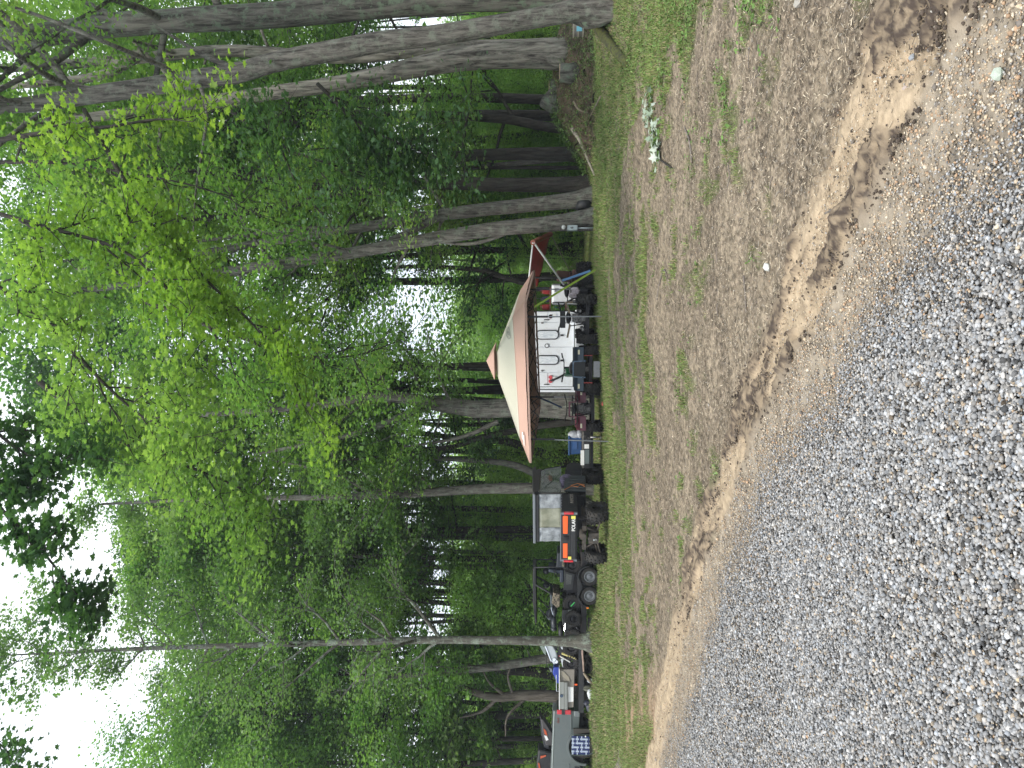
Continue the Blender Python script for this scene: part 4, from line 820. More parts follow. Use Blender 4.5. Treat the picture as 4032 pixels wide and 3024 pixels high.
    for (u0, u1, v0, v1) in ((.32, .63, .20, .24), (.45, .67, .26, .32)):
        q = lambda u, v: a + e * u + up * v + nn * .035 - base
        tg_.sheet([q(u0, v0), q(u1, v0), q(u1 - .03, v1), q(u0 + .03, v1)], .004)
    tg_.build('printed_logo', wt, r)
    return Cc
CC = canopy()
def strap(name, label, pts, wd, m, cat='strap'):
    P = [Vector(p) for p in pts]; b = P[-1].copy(); r = MB()
    for i in range(len(P) - 1):
        a, c = P[i] - b, P[i + 1] - b; d = (c - a).normalized(); s_ = d.cross(Vector((0, 1, 0))).normalized() * wd / 2
        r.sheet([a - s_, a + s_, c + s_, c - s_], .006)
    o = r.build(name, m); o.location = b; return tag(o, label, cat)
strap('ratchet_strap', 'lime green ratchet strap running from the tent frame down to the grass on the right', [W(2105, 1208, 18.6), W(2215, 1140, 19.1), W(2345, 1062, 19.6)], .05, mat('lime_webbing', (.28, .42, .05), .7))
strap('ratchet_strap', 'light blue ratchet strap pegged down below the red awning', [W(2213, 1105, 21.0), W(2325, 1066, 21.0)], .06, mat('blue_webbing', (.13, .27, .50), .7))
strap('ratchet_strap', 'dark strap with a blue end tied from tent frame to the big trunk', [W(2110, 1560, 22.6), W(2165, 1583, 22.9), W(2212, 1605, 23.2)], .05, mat('dark_webbing', (.04, .07, .14), .7))

# ---------------------------------------------------------------- white van body behind the tent
def van():
    d = 23.8; x0 = PX(1522, d); x1 = PX(1226, d); cx = (x0 + x1) / 2; wv = x1 - x0; z0 = hz(cx, d)
    zb = W(2262, 1400, d).z - z0; zt = 2.62 - z0
    r = empty('van', (cx, d, z0), 0, 'white van body with two rear doors, oval windows and red lamps behind the tent', 'van')
    MB().box((0, 2.3, (zb + zt) / 2), (wv, 4.6, zt - zb)).build('body', WHITE, r, bevel=.03)
    BW = mat('rubber_seal', (.015, .015, .02), .5); PANE = mat('frosted_pane', (.50, .55, .60), .15, col2=(.75, .78, .8), scale=9, stretch=(6, 1, 1))
    HW = .50
    for s_, Yc in ((1, 1263), (-1, 1428)):
        pass
    xs = lambda Y: PX(Y, d) - cx
    for Ya, Yb, Yw in ((1270, 1366, 1319), (1367, 1462, 1418)):
        a, b = xs(Yb), xs(Ya); dr = MB().box(((a + b) / 2, -.018, (zb + .02 + zt - .25) / 2), (b - a - .012, .035, zt - .27 - zb)).build('door', WHITE, r, bevel=.008)
        def rr(c, w_, h_, rad, y, n=6):
            pl = []
            for (sx, sz, a0) in ((1, 1, 0), (-1, 1, 90), (-1, -1, 180), (1, -1, 270)):
                for k in range(n): an = math.radians(a0 + 90 * k / (n - 1)); pl.append((c[0] + sx * (w_ / 2 - rad) + rad * math.cos(an), c[1] + sz * (h_ / 2 - rad) + rad * math.sin(an)))
            return pl
        wx = xs(Yw); wz = W(2155, 1400, d).z - z0
        sl_ = MB().prism(rr((wx, wz), .30, .72, .13, 0), -.062, -.030, 'Y').build('window_seal', BW, dr)
        MB().prism(rr((wx, wz), .235, .655, .10, 0), -.068, -.058, 'Y').build('pane', PANE, dr)
        hxx = xs(Yw + 2); hzz = W(2213, 1400, d).z - z0
        MB().box((hxx, -.05, hzz), (.05, .04, .10)).disc((hxx, -.07, hzz + .02), .025, .03, 'Y').build('door_latch', DARK, dr)
        for hY in (Ya + 2 if Yw < 1400 else Yb - 2,):
            for zz in (zb + .3, zb + 1.0, zb + 1.5): MB().box((xs(hY), -.045, zz), (.05, .03, .07)).build('hinge', STEEL, dr)
    for Ya, Yb in ((1228, 1266), (1466, 1520)):
        a, b = xs(Yb), xs(Ya); c = (a + b) / 2; zz = W(2155, 1400, d).z - z0
        MB().box((c, -.014, zz + .35), (b - a - .02, .025, .72)).build('side_locker', WHITE, r, bevel=.006)
        MB().box((c, -.014, (zz - .03 + zb) / 2), (b - a - .02, .025, zz - .05 - zb)).build('lamp_panel', WHITE, r, bevel=.006)
        for dz, dx, kd in ((-.10, 0, 0), (-.22, .03, 1), (-.10, .12 if Ya > 1400 else .0, 0)):
            if kd: MB().disc((c + dx, -.04, zz + dz), .055, .04).build('reversing_lamp', mat('clear_lens', (.7, .7, .68), .1), r)
            else: MB().disc((c + dx - (.06 if Ya > 1400 else 0), -.04, zz + dz), .062, .045).build('tail_lamp', LRED, r)
        for zz2 in (zz + .06, zz - .02): MB().box((a + .05, -.03, zz2), (.025, .03, .09)).build('locker_latch', DARK, r)
    MB().disc((xs(1362), -.045, W(2153, 1400, d).z - z0), .07, .02, 'Y').build('round_emblem', mat('dark_emblem', (.1, .1, .11), .3), r)
    MB().disc((xs(1362), -.056, W(2153, 1400, d).z - z0), .045, .012, 'Y').build('emblem_face', WHITE, r)
    bm = MB(); bm.box((0, -.22, zb - .05), (wv, .44, .07)); bm.box((0, -.43, zb - .17), (wv, .03, .20)); bm.build('rear_step', WHITE, r, bevel=.01)
    MB().box((0, .5, zb - .18), (wv * .8, 1.2, .2)).build('chassis', DARK, r)
    pz = MB().box((-wv / 2 - .10, .6, (zb + zt) / 2 - .1), (.16, .10, zt - zb - .1)); pz.build('corner_post', WHITE, r, bevel=.01)
    MB().tube([(-wv / 2 - .10, .53, zb + .1), (-wv / 2 - .10, .53, zt - .5)], .014, 6).build('drain_pipe', BW, r)
    MB().tube([(xs(1470), -.06, zb + .25), (xs(1490), -.08, zb + .55), (xs(1500), -.05, zb + .75)], .03, 8).build('fuel_hose', DARK, r)
    for x in (-.85, .85): wheel(r, (x, 1.1, .40), .40, .26, .2, 'road', WHITE, face=1 if x > 0 else -1)
van()
def box_trailer():
    d = 23.2; a, b = PX(1193, d), PX(1120, d); cx = (a + b) / 2; z0 = hz(cx, d); zb = W(2287, 1150, d).z - z0; zt = W(2172, 1150, d).z - z0
    r = empty('box_trailer', (cx, d, z0), -.06, 'low white hard-sided box trailer with a black-hinged door right of the van', 'trailer')
    MB().box((0, .8, (zb + zt) / 2), (b - a, 1.6, zt - zb)).build('body', WHITE, r, bevel=.05)
    MB().box((0, -.015, (zb + zt) / 2 + .02), (b - a - .08, .03, zt - zb - .14)).build('door', WHITE, r, bevel=.03)
    fr = MB()
    for s_ in (-1, 1): fr.box((s_ * (b - a) / 2, -.03, (zb + zt) / 2), (.035, .05, zt - zb - .05))
    fr.box((0, -.03, zb + .02), (b - a, .05, .04)); fr.build('door_trim', BLK, r)
    MB().box((.1, -.05, zt - .12), (.10, .04, .06)).box((-.15, -.05, zb + .25), (.05, .04, .10)).build('hinge', STEEL, r)
    MB().box((0, .8, zb - .07), (b - a - .1, 1.6, .12)).build('chassis', DARK, r)
    for x in (-.2, .2): wheel(r, (x, .9, .26), .26, .16, .14, 'road')
box_trailer()
def fuel_can(Xc, Yc, d, s_, m, label):
    p = W(Xc, Yc, d); b = MB(); b.box((0, 0, .14 * s_), (.26 * s_, .2 * s_, .28 * s_), taper=(.85, .9)); o = b.build('fuel_can', m, bevel=.03 * s_)
    o.location = (p.x, p.y, p.z - .14 * s_); tag(o, label, 'fuel can')
    h = MB().tube([(-.08 * s_, 0, .28 * s_), (-.08 * s_, 0, .34 * s_), (.08 * s_, 0, .34 * s_), (.08 * s_, 0, .28 * s_)], .014, 6).tube([(.11 * s_, 0, .26 * s_), (.18 * s_, 0, .36 * s_)], .018, 6).build('handle', m, o)
def rack_truck():
    """open rack standing behind the box trailer carrying cans"""
    d = 23.9; a, b = PX(1222, d), PX(1128, d); cx = (a + b) / 2; z0 = hz(cx, d); zs = W(2166, 1170, d).z - z0
    r = empty('cargo_rack', (cx, d + .6, z0), 0, 'steel rack loaded with cans between the van and the red awning', 'rack'); m = MB()
    for x in (a - cx, b - cx):
        for y in (-.3, .5): m.tube([(x, y, 0), (x, y, zs + .45)], .022, 6)
    m.build('post', DARK, r); MB().box((0, .1, zs), (b - a, .85, .04)).box((0, .1, zs - .5), (b - a, .85, .04)).build('shelf', mat('rusty_shelf', (.16, .05, .04), .7, col2=(.08, .04, .03), scale=8), r)
    MB().tube([(b - cx - .02, -.3, zs + .05), (b - cx - .02, -.3, zs + .42), (b - cx - .35, -.3, zs + .42), (b - cx - .35, -.3, zs + .05)], .013, 6).build('rail', BLK, r)
    for i, (dx, s_, m_, lb) in enumerate(((-.24, .8, mat('dull_red_plastic', (.22, .01, .01), .4), 'red fuel can on the rack, the one nearest the van'), (.02, .75, mat('dark_blue_plastic', (.02, .025, .06), .4), 'dark blue can on the rack between two red cans'), (.26, .75, mat('dull_red_plastic', (.22, .01, .01), .4), 'red fuel can on the rack, the one farthest from the van'))):
        o = MB().box((0, 0, .15 * s_), (.25 * s_, .2 * s_, .30 * s_), taper=(.82, .9)).build('fuel_can', m_, bevel=.03); o.location = (cx + dx, d + .4, z0 + zs + .021); tag(o, lb, 'fuel can')
        MB().tube([(-.07 * s_, 0, .29 * s_), (-.07 * s_, 0, .35 * s_), (.07 * s_, 0, .35 * s_), (.07 * s_, 0, .29 * s_)], .014, 6).build('handle', m_, o)
rack_truck()

# ---------------------------------------------------------------- red awning
def awning():
    p1 = W(2098, 955, 21.0); p2 = W(2168, 922, 22.6); q1 = W(2083, 1092, 22.2); q2 = W(2108, 1122, 24.0)
    foot_ = W(2222, 1124, 22.4); base = Vector((foot_.x, foot_.y, hz(foot_.x, foot_.y)))
    r = empty('awning', base, 0, 'dark red awning stretched out on white arms right of the tent', 'awning')
    n = 12; vs = []; fs = []
    a, b, c, d_ = q1, W(2140, 1060, 24.2), p2, p1
    for i in range(n + 1):
        for j in range(7):
            u = i / n; v = j / 6; p = q1.lerp(p1, u).lerp(W(2114, 1135, 24.5).lerp(p2, u), v); vs.append(p - base - Vector((0, 0, .10 * math.sin(math.pi * v) * .5 + .01 * math.sin(u * 20))))
    for i in range(n):
        for j in range(6): k = i * 7 + j; fs.append((k, k + 1, k + 8, k + 7))
    o = MB().add(vs, fs).build('fabric', mat('dark_red_fabric', (.42, .022, .014), .6, col2=(.30, .014, .01), scale=3, bump=.1), r, smooth=True); so_ = o.modifiers.new('solid', 'SOLIDIFY'); so_.thickness = .006
    MB().tube([p1 - base, p2 - base], .075, 12).build('roller', mat('rust_red_roller', (.30, .09, .05), .6, col2=(.2, .06, .04), scale=6), r)
    MB().tube([p1 - base - Vector((0, 0, .03)), foot_ - base], .028, 8).build('arm', TXT, r); MB().tube([p1 - base, q1 - base], .022, 8).build('rail', TXT, r)
    MB().tube([p2 - base, W(2240, 1060, 25) - base], .014, 6).build('rear_arm', mat('dull_pole', (.12, .1, .08), .6), r)
    post = MB().tube([Vector((foot_.x, foot_.y, base.z - .02)) - base, foot_ - base + Vector((0, 0, .12))], .03, 8).box(foot_ - base, (.10, .08, .12)); post.build('post', BLK, r)
    hp = MB().tube([(q1 - base) , Vector((q1.x - .05, q1.y + .1, base.z)) - base], .03, 8); hp.build('post', BLK, r)
awning()

# ---------------------------------------------------------------- quads and stripped machines under the tent
def quad(name, label, Y, d, yaw, col, fender, half=.46, R=.275, kinds=('knob', 'knob'), bars=True, lights=True, extra=None, cat='quad', sc=1.0, rack=False, box=False):
    x = PX(Y, d); r = empty(name, (x, d, hz(x, d)), yaw, label, cat, sc=sc)
    f = MB(); f.tube([(-.14, -.1, .42), (-.14, 1.2, .42)], .025, 6); f.tube([(.14, -.1, .42), (.14, 1.2, .42)], .025, 6); f.box((0, 0, .30), (half * 1.75, .09, .09)); f.box((0, 1.15, .30), (half * 1.7, .07, .07))
    f.tube([(-.14, -.05, .45), (-.2, .1, .78), (.2, .1, .78), (.14, -.05, .45)], .022, 6); f.build('frame', DARK, r)
    e = MB(); e.box((0, .5, .46), (.30, .42, .30)); e.box((0, .36, .62), (.2, .18, .16)); e.disc((.17, .45, .48), .09, .1, 'X', 14); e.tube([(.1, .3, .5), (.2, .1, .45), (.22, -.12, .5)], .04, 8)
    for k in range(5): e.box((0, .5, .60 + .03 * k), (.26, .26, .012))
    e.box((0, .0, .42), (.10, .14, .12)); e.build('engine', mat('oily_engine', (.07, .07, .07), .45, .7, col2=(.22, .21, .2), scale=18), r, bevel=.01)
    MB().ball((0, .38, .80), (.17, .36, .075), 14, 8).build('seat', SEAT, r, True)
    if fender:
        for s_ in (-1, 1):
            g = MB(); pl = [(-.34, .50), (-.30, .66), (-.12, .75), (.16, .75), (.30, .66), (.34, .55), (.32, .55), (.27, .63), (.14, .72), (-.11, .72), (-.27, .64), (-.32, .50)]
            g.prism(pl, s_ * .20, s_ * (half + .08)); g.build('rear_fender', fender, r, bevel=.008)
            g = MB(); g.prism([(u + 1.15, v) for u, v in pl], s_ * .16, s_ * (half + .06)); g.build('front_fender', fender, r, bevel=.008)
            if lights: MB().box((s_ * (half - .05), -.345, .63), (.12, .02, .05)).build('reflector', mat('pale_reflector', (.75, .7, .5), .3), r)
    if bars:
        h = MB(); h.tube([(0, 1.0, .7), (0, .86, .98)], .024, 6); h.tube([(-.38, .72, 1.06), (-.14, .86, 1.0), (.14, .86, 1.0), (.38, .72, 1.06)], .014, 6); h.tube([(-.3, .74, 1.06), (-.26, .66, 1.03)], .008, 5); h.build('handlebar', BLK, r)
        MB().tube([(-.40, .71, 1.065), (-.28, .76, 1.045)], .02, 8).tube([(.40, .71, 1.065), (.28, .76, 1.045)], .02, 8).build('grip', RUB, r)
    if rack:
        k = MB()
        for i in range(6): k.tube([(-.35 + .14 * i, -.28, .86), (-.35 + .14 * i, .12, .86)], .01, 5)
        k.tube([(-.38, -.3, .86), (.38, -.3, .86), (.38, .14, .86), (-.38, .14, .86), (-.38, -.3, .86)], .013, 6); k.tube([(-.3, -.1, .86), (-.2, -.05, .45)], .012, 5).tube([(.3, -.1, .86), (.2, -.05, .45)], .012, 5); k.build('rear_rack', BLK, r)
    if box: MB().box((0, -.06, .93), (.40, .30, .12)).build('battery_box', BLK, r, bevel=.015)
    for (xx, yy, kd, f_) in ((-half, 0, kinds[0], -1), (half, 0, kinds[0], 1), (-half + .02, 1.15, kinds[1], -1), (half - .02, 1.15, kinds[1], 1)):
        wheel(r, (xx, yy, R), R, .24, .135, kd, DARK, face=f_)
    if extra: extra(r)
    return r
TANP = mat('weathered_tan_panel', (.30, .24, .16), .7, col2=(.18, .14, .10), scale=9); BLUEE = mat('faded_blue_fender', (.10, .16, .24), .45); MAR = mat('maroon_paint', (.13, .03, .05), .4)
def exA(r):
    MB().box((-.32, -.06, .80), (.36, .03, .05), (0, .2, 0)).box((.30, -.02, .83), (.30, .25, .05), (0, -.35, 0)).box((.43, .1, .76), (.03, .4, .14)).build('side_panel', TANP, r)
    MB().box((0, -.16, .96), (.44, .22, .14)).build('battery_box', BLK, r, bevel=.015)
    MB().tube([(-.28, -.2, .42), (-.25, .2, .45)], .05, 12).build('exhaust_tip', STEEL, r, True)
quad('quad', 'stripped black quad with big knobby tyres and tan side panels, by the right tent leg', 1256, 20.3, -.16, None, None, half=.52, R=.29, extra=exA)
def exB(r):
    MB().prism([(-.20, .46), (.20, .46), (.18, .76), (-.18, .76)], -.30, -.27, 'Y').build('rear_guard', BLK, r)
    fr = MB(); fr.box((-.21, -.31, .62), (.03, .04, .34), (0, .06, 0)).box((.21, -.31, .62), (.03, .04, .34), (0, -.06, 0)).box((0, -.31, .78), (.42, .04, .03)); fr.build('guard_edge', BLUEE, r)
    MB().box((0, -.36, .16), (.42, .03, .17)).disc((0, -.38, .16), .035, .02).build('skid_plate', STEEL, r)
    for s_ in (-1, 1): MB().box((s_ * .36, -.30, .42), (.02, .03, .30)).build('shock_strut', mat('red_strut', (.45, .06, .05), .4), r)
quad('quad', 'black quad with faded blue fender edges and red struts under the middle of the tent', 1452, 20.5, -.06, None, mat('dull_blue_black', (.03, .05, .07), .4), half=.50, R=.285, extra=exB)
def exC(r):
    fr = MB(); fr.box((-.2, -.33, .74), (.03, .04, .42)).box((.2, -.33, .74), (.03, .04, .42)).box((0, -.33, .95), (.42, .04, .05)); fr.build('guard_edge', MAR, r)
    MB().tube([(-.42, -.2, .78), (-.36, -.5, .74), (.36, -.5, .74), (.42, -.2, .78)], .016, 6).build('rear_bar', BLK, r)
quad('quad', 'maroon quad with white reflectors at the left side of the tent', 1610, 21.2, .0, None, MAR, half=.50, R=.285, extra=exC, rack=True)
quad('quad', 'dark old quad half hidden behind the right-hand knobby tyres', 1165, 21.6, -.5, None, None, half=.42, R=.25, bars=False, lights=False)
def stuffy():
    # green hose reel tank on the rear step of the van
    o = MB().lathe([(.001, -.13), (.15, -.13), (.17, -.11), (.12, -.06), (.12, .06), (.17, .11), (.15, .13), (.001, .13)], axis='X', n=20).build('hose_reel', mat('green_enamel', (.01, .13, .05), .35), smooth=False); p = W(2242, 1464, 23.3); o.location = p; o.rotation_euler = (0, 0, .2)
    tag(o, 'green drum-shaped reel on the step behind the blue-edged quad', 'reel'); o2 = MB().box((0, .05, -.22), (.30, .1, .1)).tube([(0, 0, -.22), (0, 0, 0)], .03, 8).build('stand', BLK, o)
    # pressure washer style handle with white rag
    x = PX(1165, 20.8); z = hz(x, 20.8); r = empty('push_machine', (x, 20.8, z), -.3, 'machine handle with green grips and a white rag in front of the box trailer', 'garden machine')
    MB().tube([(0, 0, .45), (-.12, -.1, .75), (-.30, -.2, 1.02)], .02, 6).tube([(-.30, -.2, 1.02), (-.45, -.2, .96)], .018, 6).tube([(-.30, -.2, 1.02), (-.28, -.2, 1.16)], .018, 6).build('handle', BLK, r)
    MB().box((0, 0, .36), (.4, .4, .22)).build('deck', DARK, r, bevel=.03)
    MB().tube([(-.45, -.2, .96), (-.38, -.2, .99)], .026, 8).tube([(-.28, -.2, 1.16), (-.285, -.2, 1.08)], .026, 8).build('grip', mat('green_grip', (.02, .14, .07), .5), r)
    rag = MB()
    for k in range(5): rag.ball((.02 + .05 * k, -.22, .66 - .02 * k + .03 * math.sin(k * 2)), (.05, .04, .11), 8, 6)
    rag.build('rag', mat('white_rag', (.6, .55, .58), .9, col2=(.4, .33, .36), scale=20), r, True)
    for sx in (-.24, .24): wheel(r, (sx, 0, .16), .16, .08, .08, 'road')
    # brown padded thing
    x = PX(1108, 22.8); z = hz(x, 22.8); r = empty('riding_mower', (x, 22.8, z), .4, 'brown seated riding mower beside the awning post', 'riding mower')
    MB().box((0, 0, .48), (.42, .7, .30)).build('body', mat('brown_metal', (.11, .05, .04), .5, col2=(.06, .035, .03), scale=6), r, bevel=.05)
    MB().box((0, -.1, .70), (.36, .36, .1)).box((0, -.28, .90), (.36, .1, .38), (.2, 0, 0)).build('seat', mat('brown_seat', (.09, .045, .035), .5), r, bevel=.04)
    for sx in (-.26, .26): wheel(r, (sx, -.25, .23), .23, .18, .12, 'knob'); wheel(r, (sx, .35, .17), .17, .13, .08, 'road')
    x = PX(1084, 22.3); z = hz(x, 22.3); r = empty('spare_wheel', (x, 22.3, z + .14), .2, 'yellow-rimmed small wheel lying at the awning peg', 'wheel')
    MB().lathe([(.10, -.04), (.14, -.06), (.15, 0), (.14, .06), (.10, .04)], axis='X', n=20).build('tyre', RUB, r)
    MB().lathe([(.001, -.02), (.10, -.045), (.105, .045), (.001, .03)], axis='X', n=16).build('rim', mat('yellow_rim', (.4, .25, .04), .5), r)
    o = MB().ball((0, 0, .05), (.07, .05, .05), 10, 6).build('marker_flag', mat('coral_tape', (.85, .12, .12), .6), None, True); p = Gd(2383, 1590); o.location = p; tag(o, 'small coral red marker in the grass below the maroon quad', 'marker')
stuffy()

# ---------------------------------------------------------------- flat trailer with blue tote, left of the tent
def flat_trailer():
    d = 21.8; a, b = PX(1840, d), PX(1670, d); cx = (a + b) / 2; z0 = hz(cx, d); zt = W(2288, 1750, d).z - z0
    r = empty('flat_trailer', (cx, d, z0), 0, 'dark flatbed trailer with chains carrying a blue tote, between tent and side-by-side', 'trailer')
    MB().box((0, .5, zt - .05), (b - a, 1.3, .05)).build('deck', mat('grey_planks', (.11, .10, .09), .8, col2=(.2, .19, .17), scale=10, stretch=(1, 8, 1)), r)
    MB().box((0, -.15, zt - .16), (b - a, .05, .18)).box((0, -.1, zt - .30), (b - a, .05, .08)).build('side_rail', DARK, r)
    MB().box((-(b - a) / 2 + .30, -.19, zt - .03), (.42, .03, .10)).build('light_bar', TXT, r)
    MB().box((-(b - a) / 2 + .33, -.185, zt - .16), (.40, .02, .12)).build('side_plate', mat('grey_green_plate', (.12, .15, .15), .5), r)
    MB().box((-(b - a) / 2 + .62, -.19, zt - .15), (.12, .03, .13)).disc((-(b - a) / 2 + .60, -.21, zt - .15), .02, .02).build('socket_plate', TXT, r)
    c = MB(); zz = zt - .02
    for s_ in (0, 1):
        for k in range(8): c.lathe([(.018, -.005), (.024, 0), (.018, .005)], ((b - a) / 2 - .36 + .05 * math.sin(k + s_ * 2), -.22, zz - .05 - .035 * k - .01 * s_), 'X' if k % 2 else 'Y', 8)
    c.build('safety_chain', STEEL, r)
    MB().tube([((b - a) / 2 - .35, -.22, zt - .25), ((b - a) / 2 - .35, -.22, .12)], .03, 8).disc(((b - a) / 2 - .35, -.22, .11), .06, .02, 'Z').build('jack', STEEL, r, True)
    for x in (-.15,): wheel(r, (-(b - a) / 2 - .05, .5, .3), .30, .2, .16, 'road', face=-1); wheel(r, ((b - a) / 2 - .05, .6, .3), .30, .2, .16, 'road')
    zt2 = z0 + zt - .024
    x = PX(1757, d); t = empty('storage_tote', (x, d + .25, zt2), .12, 'dark blue plastic tote with lid on the flatbed trailer', 'storage tote'); BL_ = mat('blue_tote', (.02, .07, .19), .35)
    MB().box((0, 0, .17), (.46, .36, .34), taper=(1.12, 1.12)).build('bin', BL_, t, bevel=.02); MB().box((0, 0, .36), (.56, .45, .045)).build('lid', BL_, t, bevel=.015)
    MB().box((0, -.20, .2), (.22, .02, .12)).build('label_plate', mat('blue_plate', (.03, .09, .24), .4), t)
    bag = MB().ball((0, 0, .2), (.12, .12, .2), 12, 8).ball((.02, -.03, .06), (.13, .13, .1), 12, 8).build('bag', mat('grey_plastic_bag', (.28, .30, .32), .3, col2=(.45, .47, .5), scale=12, bump=.8, bscale=12), None, True); bag.location = (PX(1712, d), d + .15, zt2); tag(bag, 'grey plastic bag slumped beside the blue tote', 'bag')
flat_trailer()

# ---------------------------------------------------------------- tandem trailer with the second side-by-side and the black quad
def tandem():
    d = 24.6; X_ = lambda Y: PX(Y, d); cx = X_(2298); z0 = hz(cx, d); zd = .56
    r = empty('tandem_trailer', (cx, d, z0), 0, 'black tandem-axle trailer with two steel wheels showing, carrying vehicles', 'trailer')
    x0, x1 = X_(2520) - cx, X_(2170) - cx
    MB().box(((x0 + x1) / 2, .85, zd - .03), (x1 - x0, 1.7, .05)).build('deck', mat('dark_deck_boards', (.06, .05, .045), .9), r)
    MB().box(((x0 + x1) / 2, -.02, zd - .10), (x1 - x0, .06, .16)).box((x0 + .4, -.03, zd - .28), (.7, .04, .14)).build('side_rail', DARK, r)
    f = MB(); xa, xb = X_(2262) - cx, X_(2337) - cx; R_o = .40
    pl = []
    for k in range(9): a = math.radians(0 + 90 * k / 8); pl.append((xa + R_o * math.cos(a) * .9, .30 + R_o * math.sin(a)))
    for k in range(9): a = math.radians(90 + 90 * k / 8); pl.append((xb + R_o * math.cos(a) * .9, .30 + R_o * math.sin(a)))
    inner = []
    for k in range(9): a = math.radians(180 - 90 * k / 8); inner.append((xb + .34 * math.cos(a) * .95, .30 + .34 * math.sin(a)))
    mid = [((xa + xb) / 2, .52)]
    for k in range(9): a = math.radians(90 - 90 * k / 8); inner.append((xa + .34 * math.cos(a) * .95, .30 + .34 * math.sin(a)))
    f.prism(pl + inner[:9] + mid + inner[9:], -.26, -.235, 'Y')
    for i in range(len(pl) - 1): a, b = pl[i], pl[i + 1]; f.sheet([(a[0], -.26, a[1]), (b[0], -.26, b[1]), (b[0], -.02, b[1]), (a[0], -.02, a[1])], .012)
    f.build('fender', BLK, r)
    MB().box((xb - .36, -.27, .36), (.05, .03, .08)).build('side_marker', mat('amber_lens', (.7, .2, .02), .2), r)
    RIM = mat('grey_wheel', (.20, .21, .22), .45, .6)
    for xx in (xa, xb):
        w_ = wheel(r, (xx, -.12, .29), .29, .19, .165, 'road', RIM, steer=-math.pi / 2, face=1)
    for xx in (xa, xb): wheel(r, (xx, 1.9, .29), .29, .19, .165, 'road', RIM, steer=-math.pi / 2, face=-1)
    ZD = z0 + zd - .004
    # second side-by-side, nose to the left
    xs_ = lambda Y: PX(Y, 25.1)
    ox = xs_(2290); s = empty('side_by_side', (ox, 25.3, ZD), 0, 'black and camouflage side-by-side with roof on the tandem trailer, facing left', 'utility vehicle')
    q = lambda Y: xs_(Y) - ox
    ZZ = lambda X: W(X, 2290, 24.8).z - ZD
    rf = MB(); rf.prism([(q(2218), ZZ(2110)), (q(2225), ZZ(2098)), (q(2365), ZZ(2098)), (q(2445), ZZ(2108)), (q(2440), ZZ(2114)), (q(2362), ZZ(2112))], -.55, .60, 'Y'); rf.build('roof', BLK, s, bevel=.015)
    cg = MB()
    for y in (-.52, .55):
        cg.tube([(q(2225), y, ZZ(2104)), (q(2222), y, ZZ(2180)), (q(2230), y, ZZ(2225))], .026, 7); cg.tube([(q(2290), y, ZZ(2104)), (q(2325), y, ZZ(2170)), (q(2345), y, ZZ(2180))], .034, 7); cg.tube([(q(2380), y, ZZ(2118)), (q(2420), y, ZZ(2160))], .02, 6)
        cg.tube([(q(2235), y, ZZ(2185)), (q(2260), y, ZZ(2200)), (q(2255), y, ZZ(2185)), (q(2235), y, ZZ(2180))], .014, 6)
    cg.tube([(q(2325), -.52, ZZ(2170)), (q(2325), .55, ZZ(2170))], .02, 6); cg.tube([(q(2222), -.52, ZZ(2180)), (q(2222), .55, ZZ(2180))], .02, 6); cg.tube([(q(2420), -.52, ZZ(2160)), (q(2345), -.52, ZZ(2180))], .02, 6); cg.tube([(q(2420), .55, ZZ(2160)), (q(2345), .55, ZZ(2180))], .02, 6); cg.build('roll_cage', BLK, s, True)
    bd = MB(); bd.prism([(q(2165), ZZ(2195)), (q(2222), ZZ(2190)), (q(2222), ZZ(2225)), (q(2170), ZZ(2225))], -.60, .55, 'Y'); bd.build('cargo_bed', mat('dull_black', (.03, .035, .045), .5), s, bevel=.02)
    MB().prism([(q(2178), ZZ(2213)), (q(2218), ZZ(2213)), (q(2218), ZZ(2222)), (q(2178), ZZ(2222))], -.63, -.60, 'Y').build('camouflage_strip', CAMO, s)
    MB().prism([(q(2180), ZZ(2225)), (q(2480), ZZ(2240)), (q(2480), ZZ(2272)), (q(2180), ZZ(2272))], -.35, .45, 'Y').build('chassis', DARK, s)
    sb = MB()
    for y in (-.3, .28): sb.box((q(2258), y, ZZ(2212)), (.42, .42, .14)); sb.box((q(2240), y, ZZ(2185)), (.12, .42, .42), (0, .12, 0))
    sb.build('seat', mat('blue_black_seat', (.03, .04, .06), .5), s, bevel=.04)
    for Yh in (2248, 2303): MB().ball((q(Yh), -.2, ZZ(2150)), (.10, .16, .11), 12, 8).build('headrest', SEAT, s, True)
    MB().tube([(q(2310), -.25, ZZ(2185)), (q(2300), -.25, ZZ(2165))], .014, 6).lathe([(.13, -.012), (.15, 0), (.13, .012)], (q(2299), -.25, ZZ(2163)), 'X', 16).build('steering_wheel', BLK, s)
    dr = MB(); dr.prism([(q(2234), ZZ(2222)), (q(2245), ZZ(2262)), (q(2306), ZZ(2256)), (q(2310), ZZ(2218))], -.62, -.585, 'Y'); dr.build('door', BLK, s, bevel=.01)
    MB().prism([(q(2243), ZZ(2228)), (q(2250), ZZ(2252)), (q(2285), ZZ(2248)), (q(2287), ZZ(2228))], -.632, -.622, 'Y').build('door_net', mat('grey_net', (.12, .13, .12), .8, col2=(.05, .05, .05), scale=30), s)
    hd = MB(); hd.prism([(q(2318), ZZ(2178)), (q(2360), ZZ(2172)), (q(2380), ZZ(2192)), (q(2375), ZZ(2205)), (q(2325), ZZ(2205))], -.6, .55, 'Y'); hd.build('hood', CAMO, s, bevel=.03)
    MB().prism([(q(2325), ZZ(2165)), (q(2385), ZZ(2168)), (q(2385), ZZ(2178)), (q(2335), ZZ(2178))], -.56, .5, 'Y').build('dashboard', mat('slate_plastic', (.05, .065, .075), .45), s, bevel=.02)
